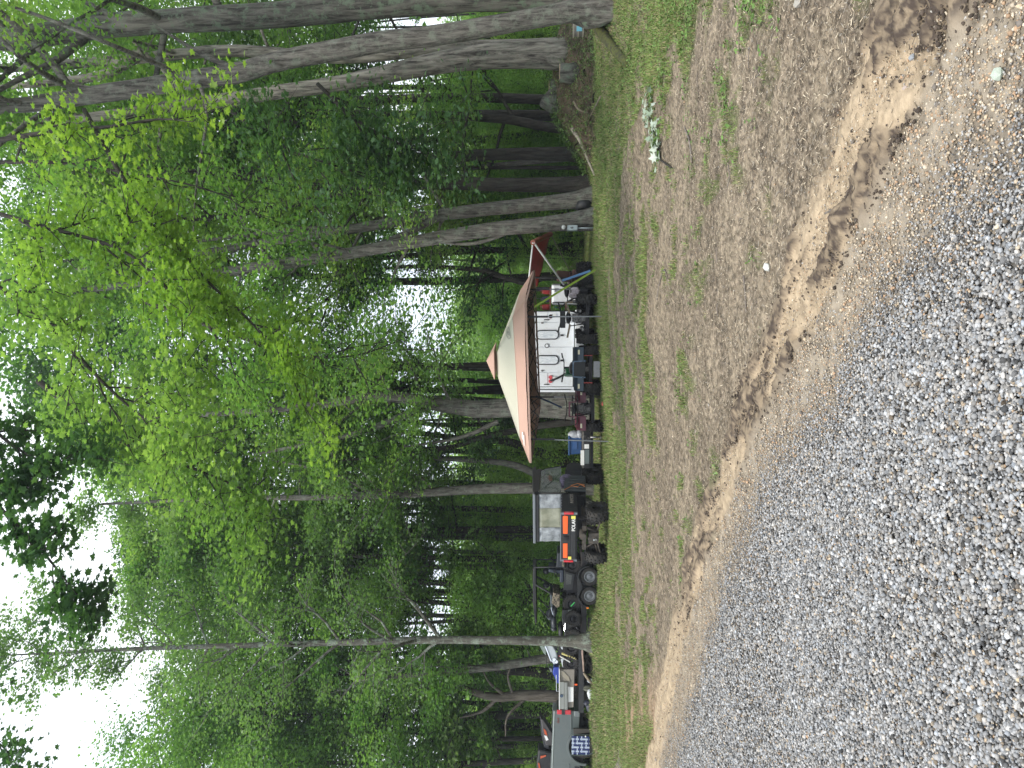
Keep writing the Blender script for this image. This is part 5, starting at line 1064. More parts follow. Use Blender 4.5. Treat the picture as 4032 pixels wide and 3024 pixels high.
    for Y_ in (2365, 2215):
        for y, f_ in ((-.45, 1), (.5, -1)): wheel(s, (q(Y_), y, .29), .29, .22, .15, steer=-math.pi / 2, face=f_)
    # black quad, nose to the left, nearer the camera edge of the deck
    ox = xs_(2440); s2 = empty('quad', (ox, 24.95, ZD), 0, 'black quad with silver racks and saddle bags on the left end of the tandem trailer', 'quad'); q = lambda Y: PX(Y, 24.9) - ox; ZZ = lambda X: W(X, 2440, 24.7).z - ZD
    st = MB(); st.ball((q(2420), 0, ZZ(2165)), (.19, .17, .13), 12, 8); st.ball((q(2450), 0, ZZ(2180)), (.22, .17, .10), 12, 8); st.ball((q(2475), 0, ZZ(2180)), (.09, .14, .10), 10, 8); st.ball((q(2405), 0, ZZ(2183)), (.2, .2, .09), 12, 8); st.build('seat', mat('grey_black_seat', (.045, .05, .06), .4), s2, True)
    MB().prism([(q(2390), ZZ(2215)), (q(2388), ZZ(2255)), (q(2450), ZZ(2258)), (q(2500), ZZ(2240)), (q(2505), ZZ(2225)), (q(2430), ZZ(2212))], -.30, .30, 'Y').build('body', BLK, s2, bevel=.03)
    MB().prism([(q(2390), ZZ(2238)), (q(2388), ZZ(2252)), (q(2440), ZZ(2252)), (q(2438), ZZ(2238))], -.325, -.30, 'Y').build('side_panel', mat('sage_panel', (.13, .16, .14), .5), s2, bevel=.01)
    rk = MB()
    for y in (-.34, .3):
        rk.tube([(q(2388), y, ZZ(2262)), (q(2455), y, ZZ(2268)), (q(2480), y, ZZ(2285))], .016, 6); rk.tube([(q(2432), y, ZZ(2258)), (q(2440), y, ZZ(2225)), (q(2470), y, ZZ(2222))], .014, 6)
        rk.tube([(q(2380), y, ZZ(2170)), (q(2392), y, ZZ(2172)), (q(2410), y, ZZ(2178))], .014, 6)
    rk.build('rack', CHROME, s2)
    MB().ball((q(2490), -.1, ZZ(2243)), (.13, .16, .10), 10, 6).build('headlamp', CHROME, s2, True)
    MB().ball((q(2478), -.2, ZZ(2208)), (.2, .14, .09), 12, 8).ball((q(2478), .25, ZZ(2208)), (.2, .14, .09), 12, 8).build('front_fender', BLK, s2, True)
    for Y_ in (2420, 2492):
        for y, f_ in ((-.36, 1), (.36, -1)): wheel(s2, (q(Y_), y, .25), .25, .2, .13, steer=-math.pi / 2, face=f_)
    strap('tie_strap', 'bright green tie-down strap at the wheel of the trailered side-by-side', [W(2262, 2372, 24.3), W(2247, 2388, 24.3)], .03, mat('bright_green_webbing', (.06, .5, .12), .6), 'strap')
tandem()

# ---------------------------------------------------------------- second trailer: silver quad, blue quad, box
def second_trailer():
    d = 26.6; cx = PX(2680, d); z0 = hz(cx, d); x0, x1 = PX(2800, d) - cx, PX(2535, d) - cx; zd = W(2278, 2680, d).z - z0
    r = empty('open_trailer', (cx, d, z0), 0, 'low black open trailer behind the brush pile, loaded with quads and a grey box', 'trailer')
    MB().box(((x0 + x1) / 2, .8, zd - .03), (x1 - x0, 1.6, .05)).build('deck', DARK, r); MB().box(((x0 + x1) / 2, -.02, zd - .09), (x1 - x0, .06, .18)).build('side_rail', BLK, r)
    MB().box((PX(2690, d) - cx, -.04, zd + .09), (.05, .03, .1)).build('side_marker', ORNG, r)
    for Y_ in (2650, 2720): wheel(r, (PX(Y_, d) - cx, .8, .27), .27, .18, .15, 'road', steer=-math.pi / 2)
    ZD = z0 + zd - .004
    SIL = mat('silver_plastic', (.50, .54, .57), .3, .2, dirt=((.3, .28, .24), 6, .3)); BLU = mat('blue_plastic', (.02, .05, .35), .3)
    ox = PX(2585, d); s = empty('sport_quad', (ox, d + .35, ZD), 0, 'silver quad with clear windscreen, twin headlamps and yellow shock tubes beside the lichen-spotted trunk', 'quad'); q = lambda Y: PX(Y, d + .1) - ox; ZZ = lambda X: W(X, 2585, d + .1).z - ZD
    b = MB(); b.prism([(q(2535), ZZ(2148)), (q(2560), ZZ(2150)), (q(2600), ZZ(2168)), (q(2622), ZZ(2182)), (q(2600), ZZ(2196)), (q(2570), ZZ(2192)), (q(2535), ZZ(2172))], -.16, .2, 'Y'); b.build('fairing', SIL, s, bevel=.04)
    MB().prism([(q(2545), ZZ(2144)), (q(2605), ZZ(2168)), (q(2606), ZZ(2172)), (q(2545), ZZ(2149))], -.19, .22, 'Y').build('fairing_edge', CHROME, s)
    MB().prism([(q(2550), ZZ(2126)), (q(2545), ZZ(2128)), (q(2552), ZZ(2148)), (q(2585), ZZ(2150)), (q(2575), ZZ(2140))], -.14, .14, 'Y').build('windscreen', mat('clear_screen', (.35, .42, .38), .1, alpha=.6), s, bevel=.01)
    for zz in (2183, 2190): MB().disc((q(2598 + (zz - 2183)), -.20, ZZ(zz)), .06, .06, 'Y').build('headlamp', CHROME, s)
    MB().prism([(q(2535), ZZ(2205)), (q(2553), ZZ(2210)), (q(2556), ZZ(2225)), (q(2548), ZZ(2240)), (q(2535), ZZ(2242))], -.3, -.05, 'Y').build('rear_panel', SIL, s, bevel=.03)
    MB().prism([(q(2590), ZZ(2208)), (q(2622), ZZ(2214)), (q(2625), ZZ(2218)), (q(2605), ZZ(2220)), (q(2588), ZZ(2220))], -.32, -.05, 'Y').build('front_fender', SIL, s, bevel=.02)
    MB().tube([(q(2568), -.3, ZZ(2212)), (q(2588), -.32, ZZ(2268))], .04, 8).build('shock_tube', mat('pale_yellow_paint', (.62, .55, .22), .4), s)
    MB().tube([(q(2578), -.34, ZZ(2204)), (q(2600), -.34, ZZ(2244))], .022, 8).build('brace', TXT, s); MB().box((q(2577), -.34, ZZ(2202)), (.04, .04, .03)).build('brace_end', REDP, s)
    MB().prism([(q(2535), ZZ(2180)), (q(2600), ZZ(2200)), (q(2600), ZZ(2275)), (q(2535), ZZ(2275))], -.1, .3, 'Y').build('frame', BLK, s)
    MB().tube([(q(2590), -.2, ZZ(2152)), (q(2622), -.2, ZZ(2152))], .014, 6).build('handlebar', BLK, s)
    wheel(s, (q(2607), -.25, .27), .27, .2, .15, steer=-math.pi / 2); wheel(s, (q(2545), -.25, .27), .27, .2, .15, steer=-math.pi / 2)
    ox = PX(2665, d + .7); s = empty('sport_quad', (ox, d + 1.0, ZD), 0, 'blue quad with a silver rack rail behind the grey box', 'quad'); q = lambda Y: PX(Y, d + .8) - ox; ZZ = lambda X: W(X, 2665, d + .8).z - ZD
    MB().prism([(q(2625), ZZ(2180)), (q(2650), ZZ(2176)), (q(2690), ZZ(2195)), (q(2690), ZZ(2206)), (q(2625), ZZ(2206))], -.2, .2, 'Y').build('body', BLU, s, bevel=.03)
    MB().tube([(q(2655), -.2, ZZ(2190)), (q(2720), -.2, ZZ(2191)), (q(2718), -.2, ZZ(2203))], .016, 6).tube([(q(2655), .2, ZZ(2190)), (q(2720), .2, ZZ(2191))], .016, 6).build('rack', CHROME, s)
    MB().prism([(q(2632), ZZ(2162)), (q(2650), ZZ(2168)), (q(2650), ZZ(2176)), (q(2636), ZZ(2174))], -.1, .1, 'Y').build('meter_pod', GREYP, s, bevel=.01); MB().box((q(2665), 0, ZZ(2235)), (.8, .3, .3)).build('frame', BLK, s)
    for Y_ in (2640, 2700): wheel(s, (q(Y_), -.2, .26), .26, .2, .14, steer=-math.pi / 2)
    # grey metal box
    d2 = d - .1; ox = PX(2715, d2); s = empty('tailgate_box', (ox, d2 + .3, ZD), 0, 'pale grey ribbed box with oval badge and white sheet beside the pickup tail lamp', 'box'); q = lambda Y: PX(Y, d2) - ox; ZZ = lambda X: W(X, 2715, d2).z - ZD
    ALU = mat('brushed_grey_metal', (.36, .37, .34), .4, .4, dirt=((.3, .27, .2), 3, .4)); BEI = mat('beige_grey_panel', (.20, .18, .15), .6, col2=(.26, .235, .2), scale=20, stretch=(12, 1, 1))
    MB().prism([(q(2790), ZZ(2201)), (q(2638), ZZ(2204)), (q(2636), ZZ(2262)), (q(2785), ZZ(2258))], -.22, .1, 'Y').build('side_panel', BEI, s)
    up = MB(); up.prism([(q(2791), ZZ(2201)), (q(2684), ZZ(2201)), (q(2684), ZZ(2221)), (q(2791), ZZ(2221))], -.27, -.22, 'Y')
    for zz in (2206, 2210, 2216): up.box(((q(2791) + q(2684)) / 2, -.275, ZZ(zz)), (q(2684) - q(2791), .012, .012))
    up.build('upper_band', ALU, s); lo = MB(); lo.prism([(q(2791), ZZ(2223)), (q(2684), ZZ(2223)), (q(2684), ZZ(2234)), (q(2791), ZZ(2235))], -.30, -.22, 'Y')
    for zz in (2226, 2229, 2232): lo.box(((q(2791) + q(2684)) / 2, -.305, ZZ(zz)), (q(2684) - q(2791), .012, .01))
    lo.build('lower_band', ALU, s)
    MB().prism([(q(2632), ZZ(2201)), (q(2793), ZZ(2201)), (q(2793), ZZ(2204)), (q(2632), ZZ(2204))], -.29, .12, 'Y').build('top_rail', TXT, s)
    MB().lathe([(.001, -.01), (.055, -.01), (.055, .01), (.001, .01)], (0, 0, 0), 'Y', 20).build('oval_badge', mat('badge_blue', (.05, .08, .13), .3), s, loc=(q(2738), -.29, ZZ(2211)))
    MB().prism([(q(2704), ZZ(2235)), (q(2765), ZZ(2236)), (q(2762), ZZ(2258)), (q(2706), ZZ(2258))], -.232, -.226, 'Y').build('white_sheet', TXT, s)
    MB().prism([(q(2640), ZZ(2208)), (q(2655), ZZ(2205)), (q(2680), ZZ(2235)), (q(2685), ZZ(2246)), (q(2665), ZZ(2240)), (q(2645), ZZ(2220))], -.24, -.225, 'Y').build('pale_patch', mat('pale_tan', (.30, .27, .21), .6), s)  # lighter tan patch over one end of the side panel
second_trailer()

# ---------------------------------------------------------------- pickup
def pickup():
    d = 27.2; cx = PX(2900, d); z0 = hz(cx, d); q = lambda Y: PX(Y, d) - cx; ZZ = lambda X: W(X, 2900, d).z - z0
    r = empty('pickup_truck', (cx, d, z0), .05, 'grey-green pickup truck at the left edge with a red tail lamp', 'pickup truck')
    PNT = mat('grey_green_paint', (.085, .105, .10), .28, coat=.7, dirt=((.16, .15, .13), 2.5, .25)); PLS = mat('grey_brown_cladding', (.06, .055, .048), .7)
    out_l = [(q(2797), ZZ(2186)), (q(2797), ZZ(2272)), (q(2862), ZZ(2284))]
    ac = (q(2935), ZZ(2300)); Ra = .58; arch = []
    for k in range(15):
        a = math.radians(0 + 180 * k / 14) + .12; arch.append((ac[0] + Ra * 1.0 * math.cos(a), ac[1] + Ra * .98 * math.sin(a)))
    poly = [(q(2797), ZZ(2184)), (q(2797), ZZ(2284))] + [p for p in arch if p[1] > ZZ(2284)] + [(q(3008), ZZ(2284)), (q(3320), ZZ(2284)), (q(3320), ZZ(2160)), (q(3060), ZZ(2165)), (q(2800), ZZ(2179))]
    body = MB(); body.prism(poly, -.03, .03, 'Y'); body.prism(poly, 1.87, 1.93, 'Y'); body.box((q(2797) - .03, .95, ZZ(2230)), (.05, 1.8, .7)); body.build('body', PNT, r, bevel=.012)
    MB().prism([(q(2797), ZZ(2247)), (q(2870), ZZ(2247)), (q(2868), ZZ(2251)), (q(2797), ZZ(2251))], -.055, -.025, 'Y').prism([(q(3000), ZZ(2238)), (q(3300), ZZ(2236)), (q(3300), ZZ(2241)), (q(3000), ZZ(2243))], -.055, -.025, 'Y').build('body_crease', PNT, r, bevel=.008)
    MB().tube([(q(2797), -.02, ZZ(2183)), (q(3320), -.02, ZZ(2163))], .03, 8).build('bed_rail', mat('light_rail', (.26, .3, .29), .3), r)
    ar = MB(); o_ = []; i_ = []
    for k in range(21):
        a = math.radians(-2 + 184 * k / 20) + .1; o_.append((ac[0] + .64 * math.cos(a), ac[1] + .62 * math.sin(a))); i_.append((ac[0] + .55 * math.cos(a), ac[1] + .54 * math.sin(a)))
    ar.prism(o_ + i_[::-1], -.075, -.02, 'Y'); ar.build('wheel_arch', PNT, r, bevel=.01)
    MB().box((ac[0], .5, ZZ(2255)), (1.2, .9, .5)).build('wheel_well', mat('black_well', (.01, .01, .01), .9), r)
    MB().prism([(q(2862), ZZ(2258)), (q(2862), ZZ(2326)), (q(2874), ZZ(2326)), (q(2884), ZZ(2258))], -.09, .0, 'Y').build('mud_flap', PLS, r)
    lm = MB(); lm.box((q(2801), -.02, ZZ(2221)), (.16, .10, .50)); lp = lm.build('tail_lamp', LRED, r, bevel=.02)
    MB().box((q(2801), -.035, ZZ(2218)), (.165, .10, .12)).build('lamp_insert', BLK, lp)
    MB().box((q(2803), .6, ZZ(2272)), (.20, 1.5, .20)).build('rear_bumper', mat('grey_bumper', (.18, .2, .2), .4, .3), r, bevel=.02)
    text('lettering', '4x4', .13, mat('dull_red_letters', (.16, .04, .03), .5), r, (q(2836), -.035, ZZ(2198)), (math.pi / 2, 0, 0), shear=.3)
    MB().prism([(q(2990), ZZ(2212)), (q(3024), ZZ(2211)), (q(3024), ZZ(2228)), (q(2990), ZZ(2229))], -.034, -.028, 'Y').build('fuel_door', PNT, r, bevel=.004)
    MB().prism([(q(3010), ZZ(2262)), (q(3100), ZZ(2262)), (q(3100), ZZ(2280)), (q(3012), ZZ(2280))], -.06, -.02, 'Y').build('side_step', BLK, r)
    for y in (.14, 1.76): wheel(r, (ac[0] - .02, y, .40), .40, .26, .22, 'road', DARK, steer=-math.pi / 2, face=1 if y < 1 else -1)
    wheel(r, (q(3280), .14, .40), .40, .26, .22, 'road', DARK, steer=-math.pi / 2); MB().box((q(3050), .95, .5), (4.4, 1.0, .25)).box((q(2990), .95, ZZ(2262)), (3.5, 1.8, .05)).build('chassis', BLK, r)
    cab = MB(); cab.prism([(q(3110), ZZ(2168)), (q(3130), ZZ(2090)), (q(3250), ZZ(2085)), (q(3330), ZZ(2165))], .05, 1.85, 'Y'); cab.build('cab', PNT, r, bevel=.05)
    # snow machine in the bed
    ox = q(2930) + cx; zf = z0 + ZZ(2262) + .026; s = empty('snow_machine', (PX(2930, d + .9), d + .9, zf), 0, 'black and orange snow machine riding in the bed of the pickup', 'snowmobile'); qq = lambda Y: PX(Y, d + .6) - PX(2930, d + .9); Zs = lambda X: W(X, 2930, d + .6).z - zf
    OB = mat('orange_red_panel', (.5, .09, .03), .35)
    MB().prism([(qq(2835), Zs(2130)), (qq(2838), Zs(2140)), (qq(2890), Zs(2175)), (qq(2940), Zs(2180)), (qq(2940), Zs(2150)), (qq(2900), Zs(2137))], -.2, .2, 'Y').build('tunnel', mat('dark_grey_panel', (.06, .055, .055), .4), s, bevel=.03)
    MB().prism([(qq(2826), Zs(2127)), (qq(2895), Zs(2130)), (qq(2950), Zs(2142)), (qq(2960), Zs(2165)), (qq(2900), Zs(2150)), (qq(2880), Zs(2137)), (qq(2828), Zs(2130))], -.15, .15, 'Y').build('seat', SEAT, s, bevel=.02)
    MB().prism([(qq(2950), Zs(2120)), (qq(3020), Zs(2112)), (qq(3060), Zs(2130)), (qq(3060), Zs(2180)), (qq(2965), Zs(2180))], -.3, .3, 'Y').build('hood', BLK, s, bevel=.05)
    MB().prism([(qq(2870), Zs(2140)), (qq(2892), Zs(2144)), (qq(2900), Zs(2156)), (qq(2880), Zs(2150))], -.225, -.20, 'Y').prism([(qq(2975), Zs(2128)), (qq(2985), Zs(2128)), (qq(2975), Zs(2150)), (qq(2970), Zs(2150))], -.33, -.30, 'Y').prism([(qq(3002), Zs(2118)), (qq(3024), Zs(2122)), (qq(3024), Zs(2128)), (qq(3003), Zs(2124))], -.33, -.30, 'Y').build('orange_panel', OB, s)
    MB().prism([(qq(2898), Zs(2142)), (qq(2920), Zs(2150)), (qq(2915), Zs(2160)), (qq(2900), Zs(2152))], -.225, -.20, 'Y').build('white_panel', TXT, s)
    MB().tube([(qq(2990), 0, Zs(2115)), (qq(3002), 0, Zs(2092)), (qq(3020), .1, Zs(2095))], .02, 6).tube([(qq(3002), -.3, Zs(2094)), (qq(3002), .3, Zs(2094))], .014, 6).build('handlebar', BLK, s)
    MB().prism([(qq(2835), Zs(2180)), (qq(3060), Zs(2180)), (qq(3060), Zs(2190)), (qq(2835), Zs(2190))], -.25, .25, 'Y').box((qq(2940), 0, Zs(2225)), (1.8, .4, Zs(2190))).build('track', RUB, s)
    # folded lawn chair leaning at the wheel
    d3 = 26.6; cx3 = PX(2935, d3); z3 = hz(cx3, d3); c = empty('lawn_chair', (cx3, d3, z3), 0, 'folded lawn chair with blue and white webbing leaning at the pickup wheel', 'lawn chair'); q3 = lambda Y: PX(Y, d3) - cx3; Z3 = lambda X: W(X, 2935, d3).z - z3
    FR = mat('green_grey_tube', (.10, .13, .11), .4, .5); WB = mat('white_webbing', (.42, .48, .60), .8); NB = mat('navy_webbing', (.015, .03, .12), .8)
    MB().tube([(q3(2889), 0, Z3(2252)), (q3(2887), -.02, Z3(2328)), (q3(2891), -.02, Z3(2335)), (q3(2955), -.02, Z3(2335)), (q3(2966), -.01, Z3(2320)), (q3(2972), 0, Z3(2252))], .012, 8).tube([(q3(2889), .04, Z3(2255)), (q3(2972), .04, Z3(2250))], .012, 8).tube([(q3(2968), .03, Z3(2280)), (q3(2965), .05, .0)], .012, 8).build('frame', FR, c)
    wb = MB(); nb = MB()
    xa, xb = q3(2966), q3(2894); za, zb_ = Z3(2321), Z3(2251); nx = 9; nz_ = 8
    for i in range(nx):
        x = xa + (xb - xa) * (i + .5) / nx; (wb if i % 2 else nb).box((x, -.004 if i % 2 else .002, (za + zb_) / 2), ((xb - xa) / nx * .82, .006, zb_ - za))
    for j in range(nz_):
        z = za + (zb_ - za) * (j + .5) / nz_
        for i in range(nx):
            x = xa + (xb - xa) * (i + .5) / nx
            (wb if (j % 2) else nb).box((x, -.014 if (i + j) % 3 else .008, z), ((xb - xa) / nx, .005, (zb_ - za) / nz_ * .5))
    wb.build('white_webbing', WB, c); nb.build('blue_webbing', NB, c); MB().box((q3(2893), -.03, Z3(2305)), (.05, .02, .04)).build('tag', TXT, c)
pickup()

# ---------------------------------------------------------------- small things in the grass
WOODP = mat('weathered_wood', (.30, .24, .17), .9, col2=(.16, .13, .10), scale=10, stretch=(1, 1, 6), bump=.3)
def debris():
    d = 25.2
    def bl(name, label, Y, X, sz, m, cat, dd=d, n=3, sm=True):
        p = W(X, Y, dd); b = MB(); random.seed(Y)
        for k in range(n): b.ball((random.uniform(-.4, .4) * sz[0], random.uniform(-.3, .3) * sz[1], sz[2] * random.uniform(.3, .7)), (sz[0] * random.uniform(.3, .6), sz[1] * .5, sz[2] * random.uniform(.35, .6)), 7, 4)
        o = b.build(name, m, None, sm); o.location = (p.x, p.y, hz(p.x, p.y)); return tag(o, label, cat)
    bl('tarp_heap', 'dark navy tarpaulin heap lying nearest the pickup bumper', 2785, 2330, (.30, .3, .34), mat('navy_tarp', (.02, .022, .04), .5, bump=.8, bscale=9), 'tarpaulin')
    bl('tarp_heap', 'crumpled white plastic sheet in the rubbish heap', 2725, 2330, (.36, .25, .26), mat('white_sheet_plastic', (.62, .64, .66), .4, bump=.9, bscale=10), 'plastic sheet', n=4, sm=False)
    bl('tarp_heap', 'olive canvas lump at the right end of the rubbish heap', 2705, 2322, (.22, .25, .36), mat('olive_canvas', (.13, .13, .10), .9, bump=.6, bscale=9), 'canvas', 25.35, n=2)
    bl('tarp_heap', 'small pale grey crumpled bag beside the olive canvas', 2685, 2322, (.16, .2, .26), mat('pale_bag', (.42, .46, .5), .4, bump=.9, bscale=12), 'bag', n=3, sm=False)
    bl('tarp_heap', 'cream cloth lying over the middle of the rubbish heap', 2738, 2318, (.22, .22, .34), mat('cream_cloth', (.48, .42, .30), .9, bump=.6, bscale=9), 'cloth', 25.5, n=3)
    def pole(label, a, b, w_, m=WOODP, cat='branch', name='branch'):
        p = Vector(a); q = Vector(b); c = (p + q) / 2; pts = [p - q, (p - q) * .66 + Vector((random.uniform(-.02, .02), 0, random.uniform(-.03, .03))), (p - q) * .33 + Vector((0, 0, random.uniform(-.03, .03))), Vector((0, 0, 0))]
        o = MB().tube(pts, [w_ * .7, w_, w_, w_ * .8], 7, jit=.12).build(name, m, None, True); o.location = q; tag(o, label, cat); return o
    PINK = mat('bare_pinkish_wood', (.38, .27, .22), .8, col2=(.25, .18, .14), scale=8)
    pole('straight bare pinkish pole lying across the mossy brush pile', W(2293, 2535, 24.6), W(2298, 2645, 24.6), .035, PINK, 'pole', 'pole')
    pole('pale stick sloping down from the rubbish heap to the grass', W(2330, 2812, 25), W(2345, 2780, 24.8), .02, PINK)
    pole('grey crooked branch between brush pile and white plastic sheet', W(2298, 2650, 24.8), W(2330, 2690, 24.8), .05)
    for k, (X, Y, lb) in enumerate(((2322, 2832, 'short cut log stacked under the pickup bumper, upper one'), (2332, 2850, 'short cut log under the pickup beside the mud flap'), (2335, 2828, 'short pale log lying lowest on the firewood pile'))):
        p = W(X, Y, 25.6); o = MB().tube([(-.14, 0, 0), (.14, .05, .01)], .06, 10, jit=.06).build('firewood_log', WOODP, None); o.location = (p.x, p.y, hz(p.x, p.y) + .05 + (.11 if k == 0 else 0)); o.rotation_euler = (0, 0, .5 * k); tag(o, lb, 'log')
    b = MB(); random.seed(5)
    for k in range(70):
        x = random.gauss(0, .45); y = random.gauss(0, .25); a = random.uniform(0, 6.28); l = random.uniform(.1, .35); z = max(.03, .3 * math.exp(-(x / .5) ** 2) * random.random() + .03); b.tube([(x, y, z), (x + l * math.cos(a), y + l * math.sin(a) * .5, z + random.uniform(-.08, .12))], .008, 4)
    o = b.build('brush_pile', BK_DARK); p = W(2325, 2575, 24.2); o.location = (p.x, p.y, hz(p.x, p.y)); tag(o, 'low brush pile of twigs and moss left of the lichen-spotted trunk', 'brush pile')
debris()
def mound_things():
    # stump, log, roots
    ST = mat('cut_wood', (.42, .32, .22), .8, col2=(.30, .22, .15), scale=14)
    def stump(label, X, Y, d, rad, h, tilt=0.0):
        p = W(X, Y, d); z = hz(p.x, p.y); r = empty('stump', (p.x, p.y, z), 0, label, 'stump'); b = MB()
        b.tube([(0, 0, -.3), (0, 0, .1), (.02, 0, h)], [rad * 1.35, rad * 1.08, rad], 16, jit=.06); b.build('trunk', BK_BIG, r, True); MB().disc((.02, 0, h + .008), rad * .97, .02, 'Z', 16).build('cut_face', ST, r)
    p = W(2205, 290, 20.6); stump('sawn stump with a pale cut face standing on the right part of the mound', 2250, 290, 20.6, .24, max(.2, p.z - hz(p.x, p.y)))
    p = W(2186, 375, 21.8); stump('dark mossy root stump on top of the mound', 2230, 375, 21.8, .42, max(.12, p.z - hz(p.x, p.y)))
    def log(label, pts, w_, m, cat='log', name='fallen_log'):
        P = [Vector(p) for p in pts]; b = P[-1].copy(); q, rr = smooth_path([(p - b, w_ * (1 - .6 * i / len(P))) for i, p in enumerate(P)], 14); o = MB().tube(q, rr, 9, jit=.08).build(name, m, None, True); o.location = b; tag(o, label, cat)
    def gq(X, Y, up=.04): v = Gd(X, Y); v.z += up; return v
    def gp(X, Y, d, up): v = W(X, Y, d); v.z = hz(v.x, v.y) + up; return v
    log('long weathered log sliding down the left flank of the mound to the grass', [gq(2258, 505), gq(2290, 555), gq(2318, 620), gq(2348, 690)], .06, mat('bleached_log', (.22, .19, .15), .9, col2=(.42, .37, .30), scale=6))
    log('short bleached root sticking out of the mound face', [gq(2265, 400), gq(2285, 430), gq(2322, 445)], .035, WOODP, 'root', 'root')
    log('broken grey root at the foot of the mound', [gq(2372, 380), gq(2345, 430), gq(2325, 470)], .025, WOODP, 'root', 'root')
    log('mossy surface root running out from the huge trunk along the ground', [gp(2390, 90, 15.2, .10), gp(2430, 150, 14.6, .09), gp(2480, 210, 13.9, .05), gp(2520, 250, 13.3, 0)], .12, mat('mossy_root', (.09, .10, .02), .95, col2=(.035, .035, .02), scale=12, bump=.8), 'root', 'root')
    for k, (X, Y) in enumerate(((2300, 330), (2330, 420), (2290, 470), (2340, 540), (2310, 300), (2350, 360), (2285, 560), (2325, 610))):
        a = gq(X, Y, .02); b_ = a + Vector((random.uniform(-.5, .5), random.uniform(-.2, .2), random.uniform(-.1, .18))); log('dark twisted root or stick poking out of the mound face', [b_, (a + b_) / 2 + Vector((0, -.05, .05)), a], random.uniform(.012, .025), BK_DARK, 'root', 'root'); bpy.context.scene.collection.objects[-1]['group'] = 'sticks on the mound face'
    # stacked edging tin with blue tag
    d = 18.2; p = W(2300, 105, d); z = hz(p.x, p.y); pz = W(2300, 105, d).z; r = empty('planter_barrel', (p.x, d, max(z, pz)), 0, 'low banded round tub with a blue tag in front of the pale ridged trunk', 'planter')
    GR2 = mat('grey_banded_metal', (.22, .20, .17), .6, col2=(.12, .11, .10), scale=5)
    MB().lathe([(.001, 0), (.21, 0), (.22, .27), (.20, .27), (.19, .05), (.001, .05)], axis='Z', n=26).build('tub', GR2, r, True)
    for zz in (.03, .14, .25): MB().lathe([(.215, zz - .015), (.235, zz - .015), (.235, zz + .015), (.215, zz + .015)], axis='Z', n=26).build('band', mat('pale_band', (.36, .32, .25), .5), r)
    MB().box((-.14, -.205, .12), (.11, .01, .13), (0, 0, -.5)).build('tag', mat('sky_blue_tag', (.18, .50, .62), .5), r)
    # small machine with round headlamp
    d = 24.0; p = W(2300, 570, d); z = hz(p.x, d); r = empty('minibike', (p.x, d, z), .3, 'dark minibike with a round chrome headlamp behind the mound', 'minibike'); q = lambda Y: PX(Y, d) - p.x; ZZ = lambda X: W(X, 570, d).z - z
    MB().disc((q(585), -.1, ZZ(2292)), .085, .10, 'Y').build('headlamp', CHROME, r, True)
    MB().tube([(q(545), .1, ZZ(2235)), (q(555), 0, ZZ(2262)), (q(570), 0, ZZ(2275)), (q(592), 0, ZZ(2270)), (q(592), .0, ZZ(2235))], .016, 6).tube([(q(592), 0, ZZ(2232)), (q(612), 0, ZZ(2228))], .022, 8).tube([(q(541), .1, ZZ(2238)), (q(552), .1, ZZ(2230))], .022, 8).build('handlebar', BLK, r)
    MB().ball((q(552), .2, ZZ(2282)), (.16, .2, .10), 10, 6).build('seat', GREYP, r, True); MB().tube([(q(575), 0, ZZ(2275)), (q(575), -.1, .2)], .03, 6).box((q(565), .3, ZZ(2305)), (.2, .5, .18)).build('frame', BLK, r)
    wheel(r, (q(578), -.12, .2), .20, .11, .10, 'knob', steer=0); wheel(r, (q(560), .75, .2), .20, .11, .10, 'knob')
    # power post with number
    d = 21.2; p = W(2300, 900, d); z = hz(p.x, d); r = empty('power_post', (p.x, d, z), .08, 'grey campsite power post numbered 6 with a round meter', 'power post'); q = lambda Y: PX(Y, d) - p.x; ZZ = lambda X: W(X, 900, d).z - z
    GB = mat('galvanised_grey', (.36, .42, .43), .4, .3)
    MB().box((q(899), .03, ZZ(2254)), (.14, .14, ZZ(2234) - ZZ(2274))).build('meter_box', GB, r, bevel=.01); MB().box((q(900), .1, (ZZ(2205)) / 2), (.10, .05, ZZ(2205))).build('post', mat('dark_timber_post', (.06, .055, .05), .8), r)
    MB().disc((q(898), -.04, ZZ(2219)), .055, .10).build('meter', mat('meter_glass', (.5, .52, .5), .15), r, True); MB().tube([(q(899), .03, ZZ(2274)), (q(899), .03, 0)], .018, 8).build('conduit', GB, r, True)
    text('number', '6', .11, mat('black_ink', (.01, .01, .01), .6), r, (q(899) - .005, -.045, ZZ(2252)), (math.pi / 2, 0, 0), ext=.003)
    # folded things leaning between the trunks
    d = 22.2; p = W(2330, 808, d); z = hz(p.x, d); r = empty('fire_ring', (p.x, d, z), 0, 'black half drum with striped cloth edge leaning between two leaning trunks', 'drum')
    MB().lathe([(.20, -.12), (.27, -.10), (.28, 0), (.27, .10), (.20, .12)], (0, .05, .27), 'X', 24).build('drum', BLK, r, True)
    for k, (m_, x) in enumerate(((mat('tan_band', (.35, .24, .12), .8), .10), (mat('green_band', (.12, .3, .08), .8), .04))): MB().tube([(x, -.10, .02), (x + .03, -.13, .2), (x + .06, -.08, .36)], .015, 6).build('band', m_, r)
mound_things()
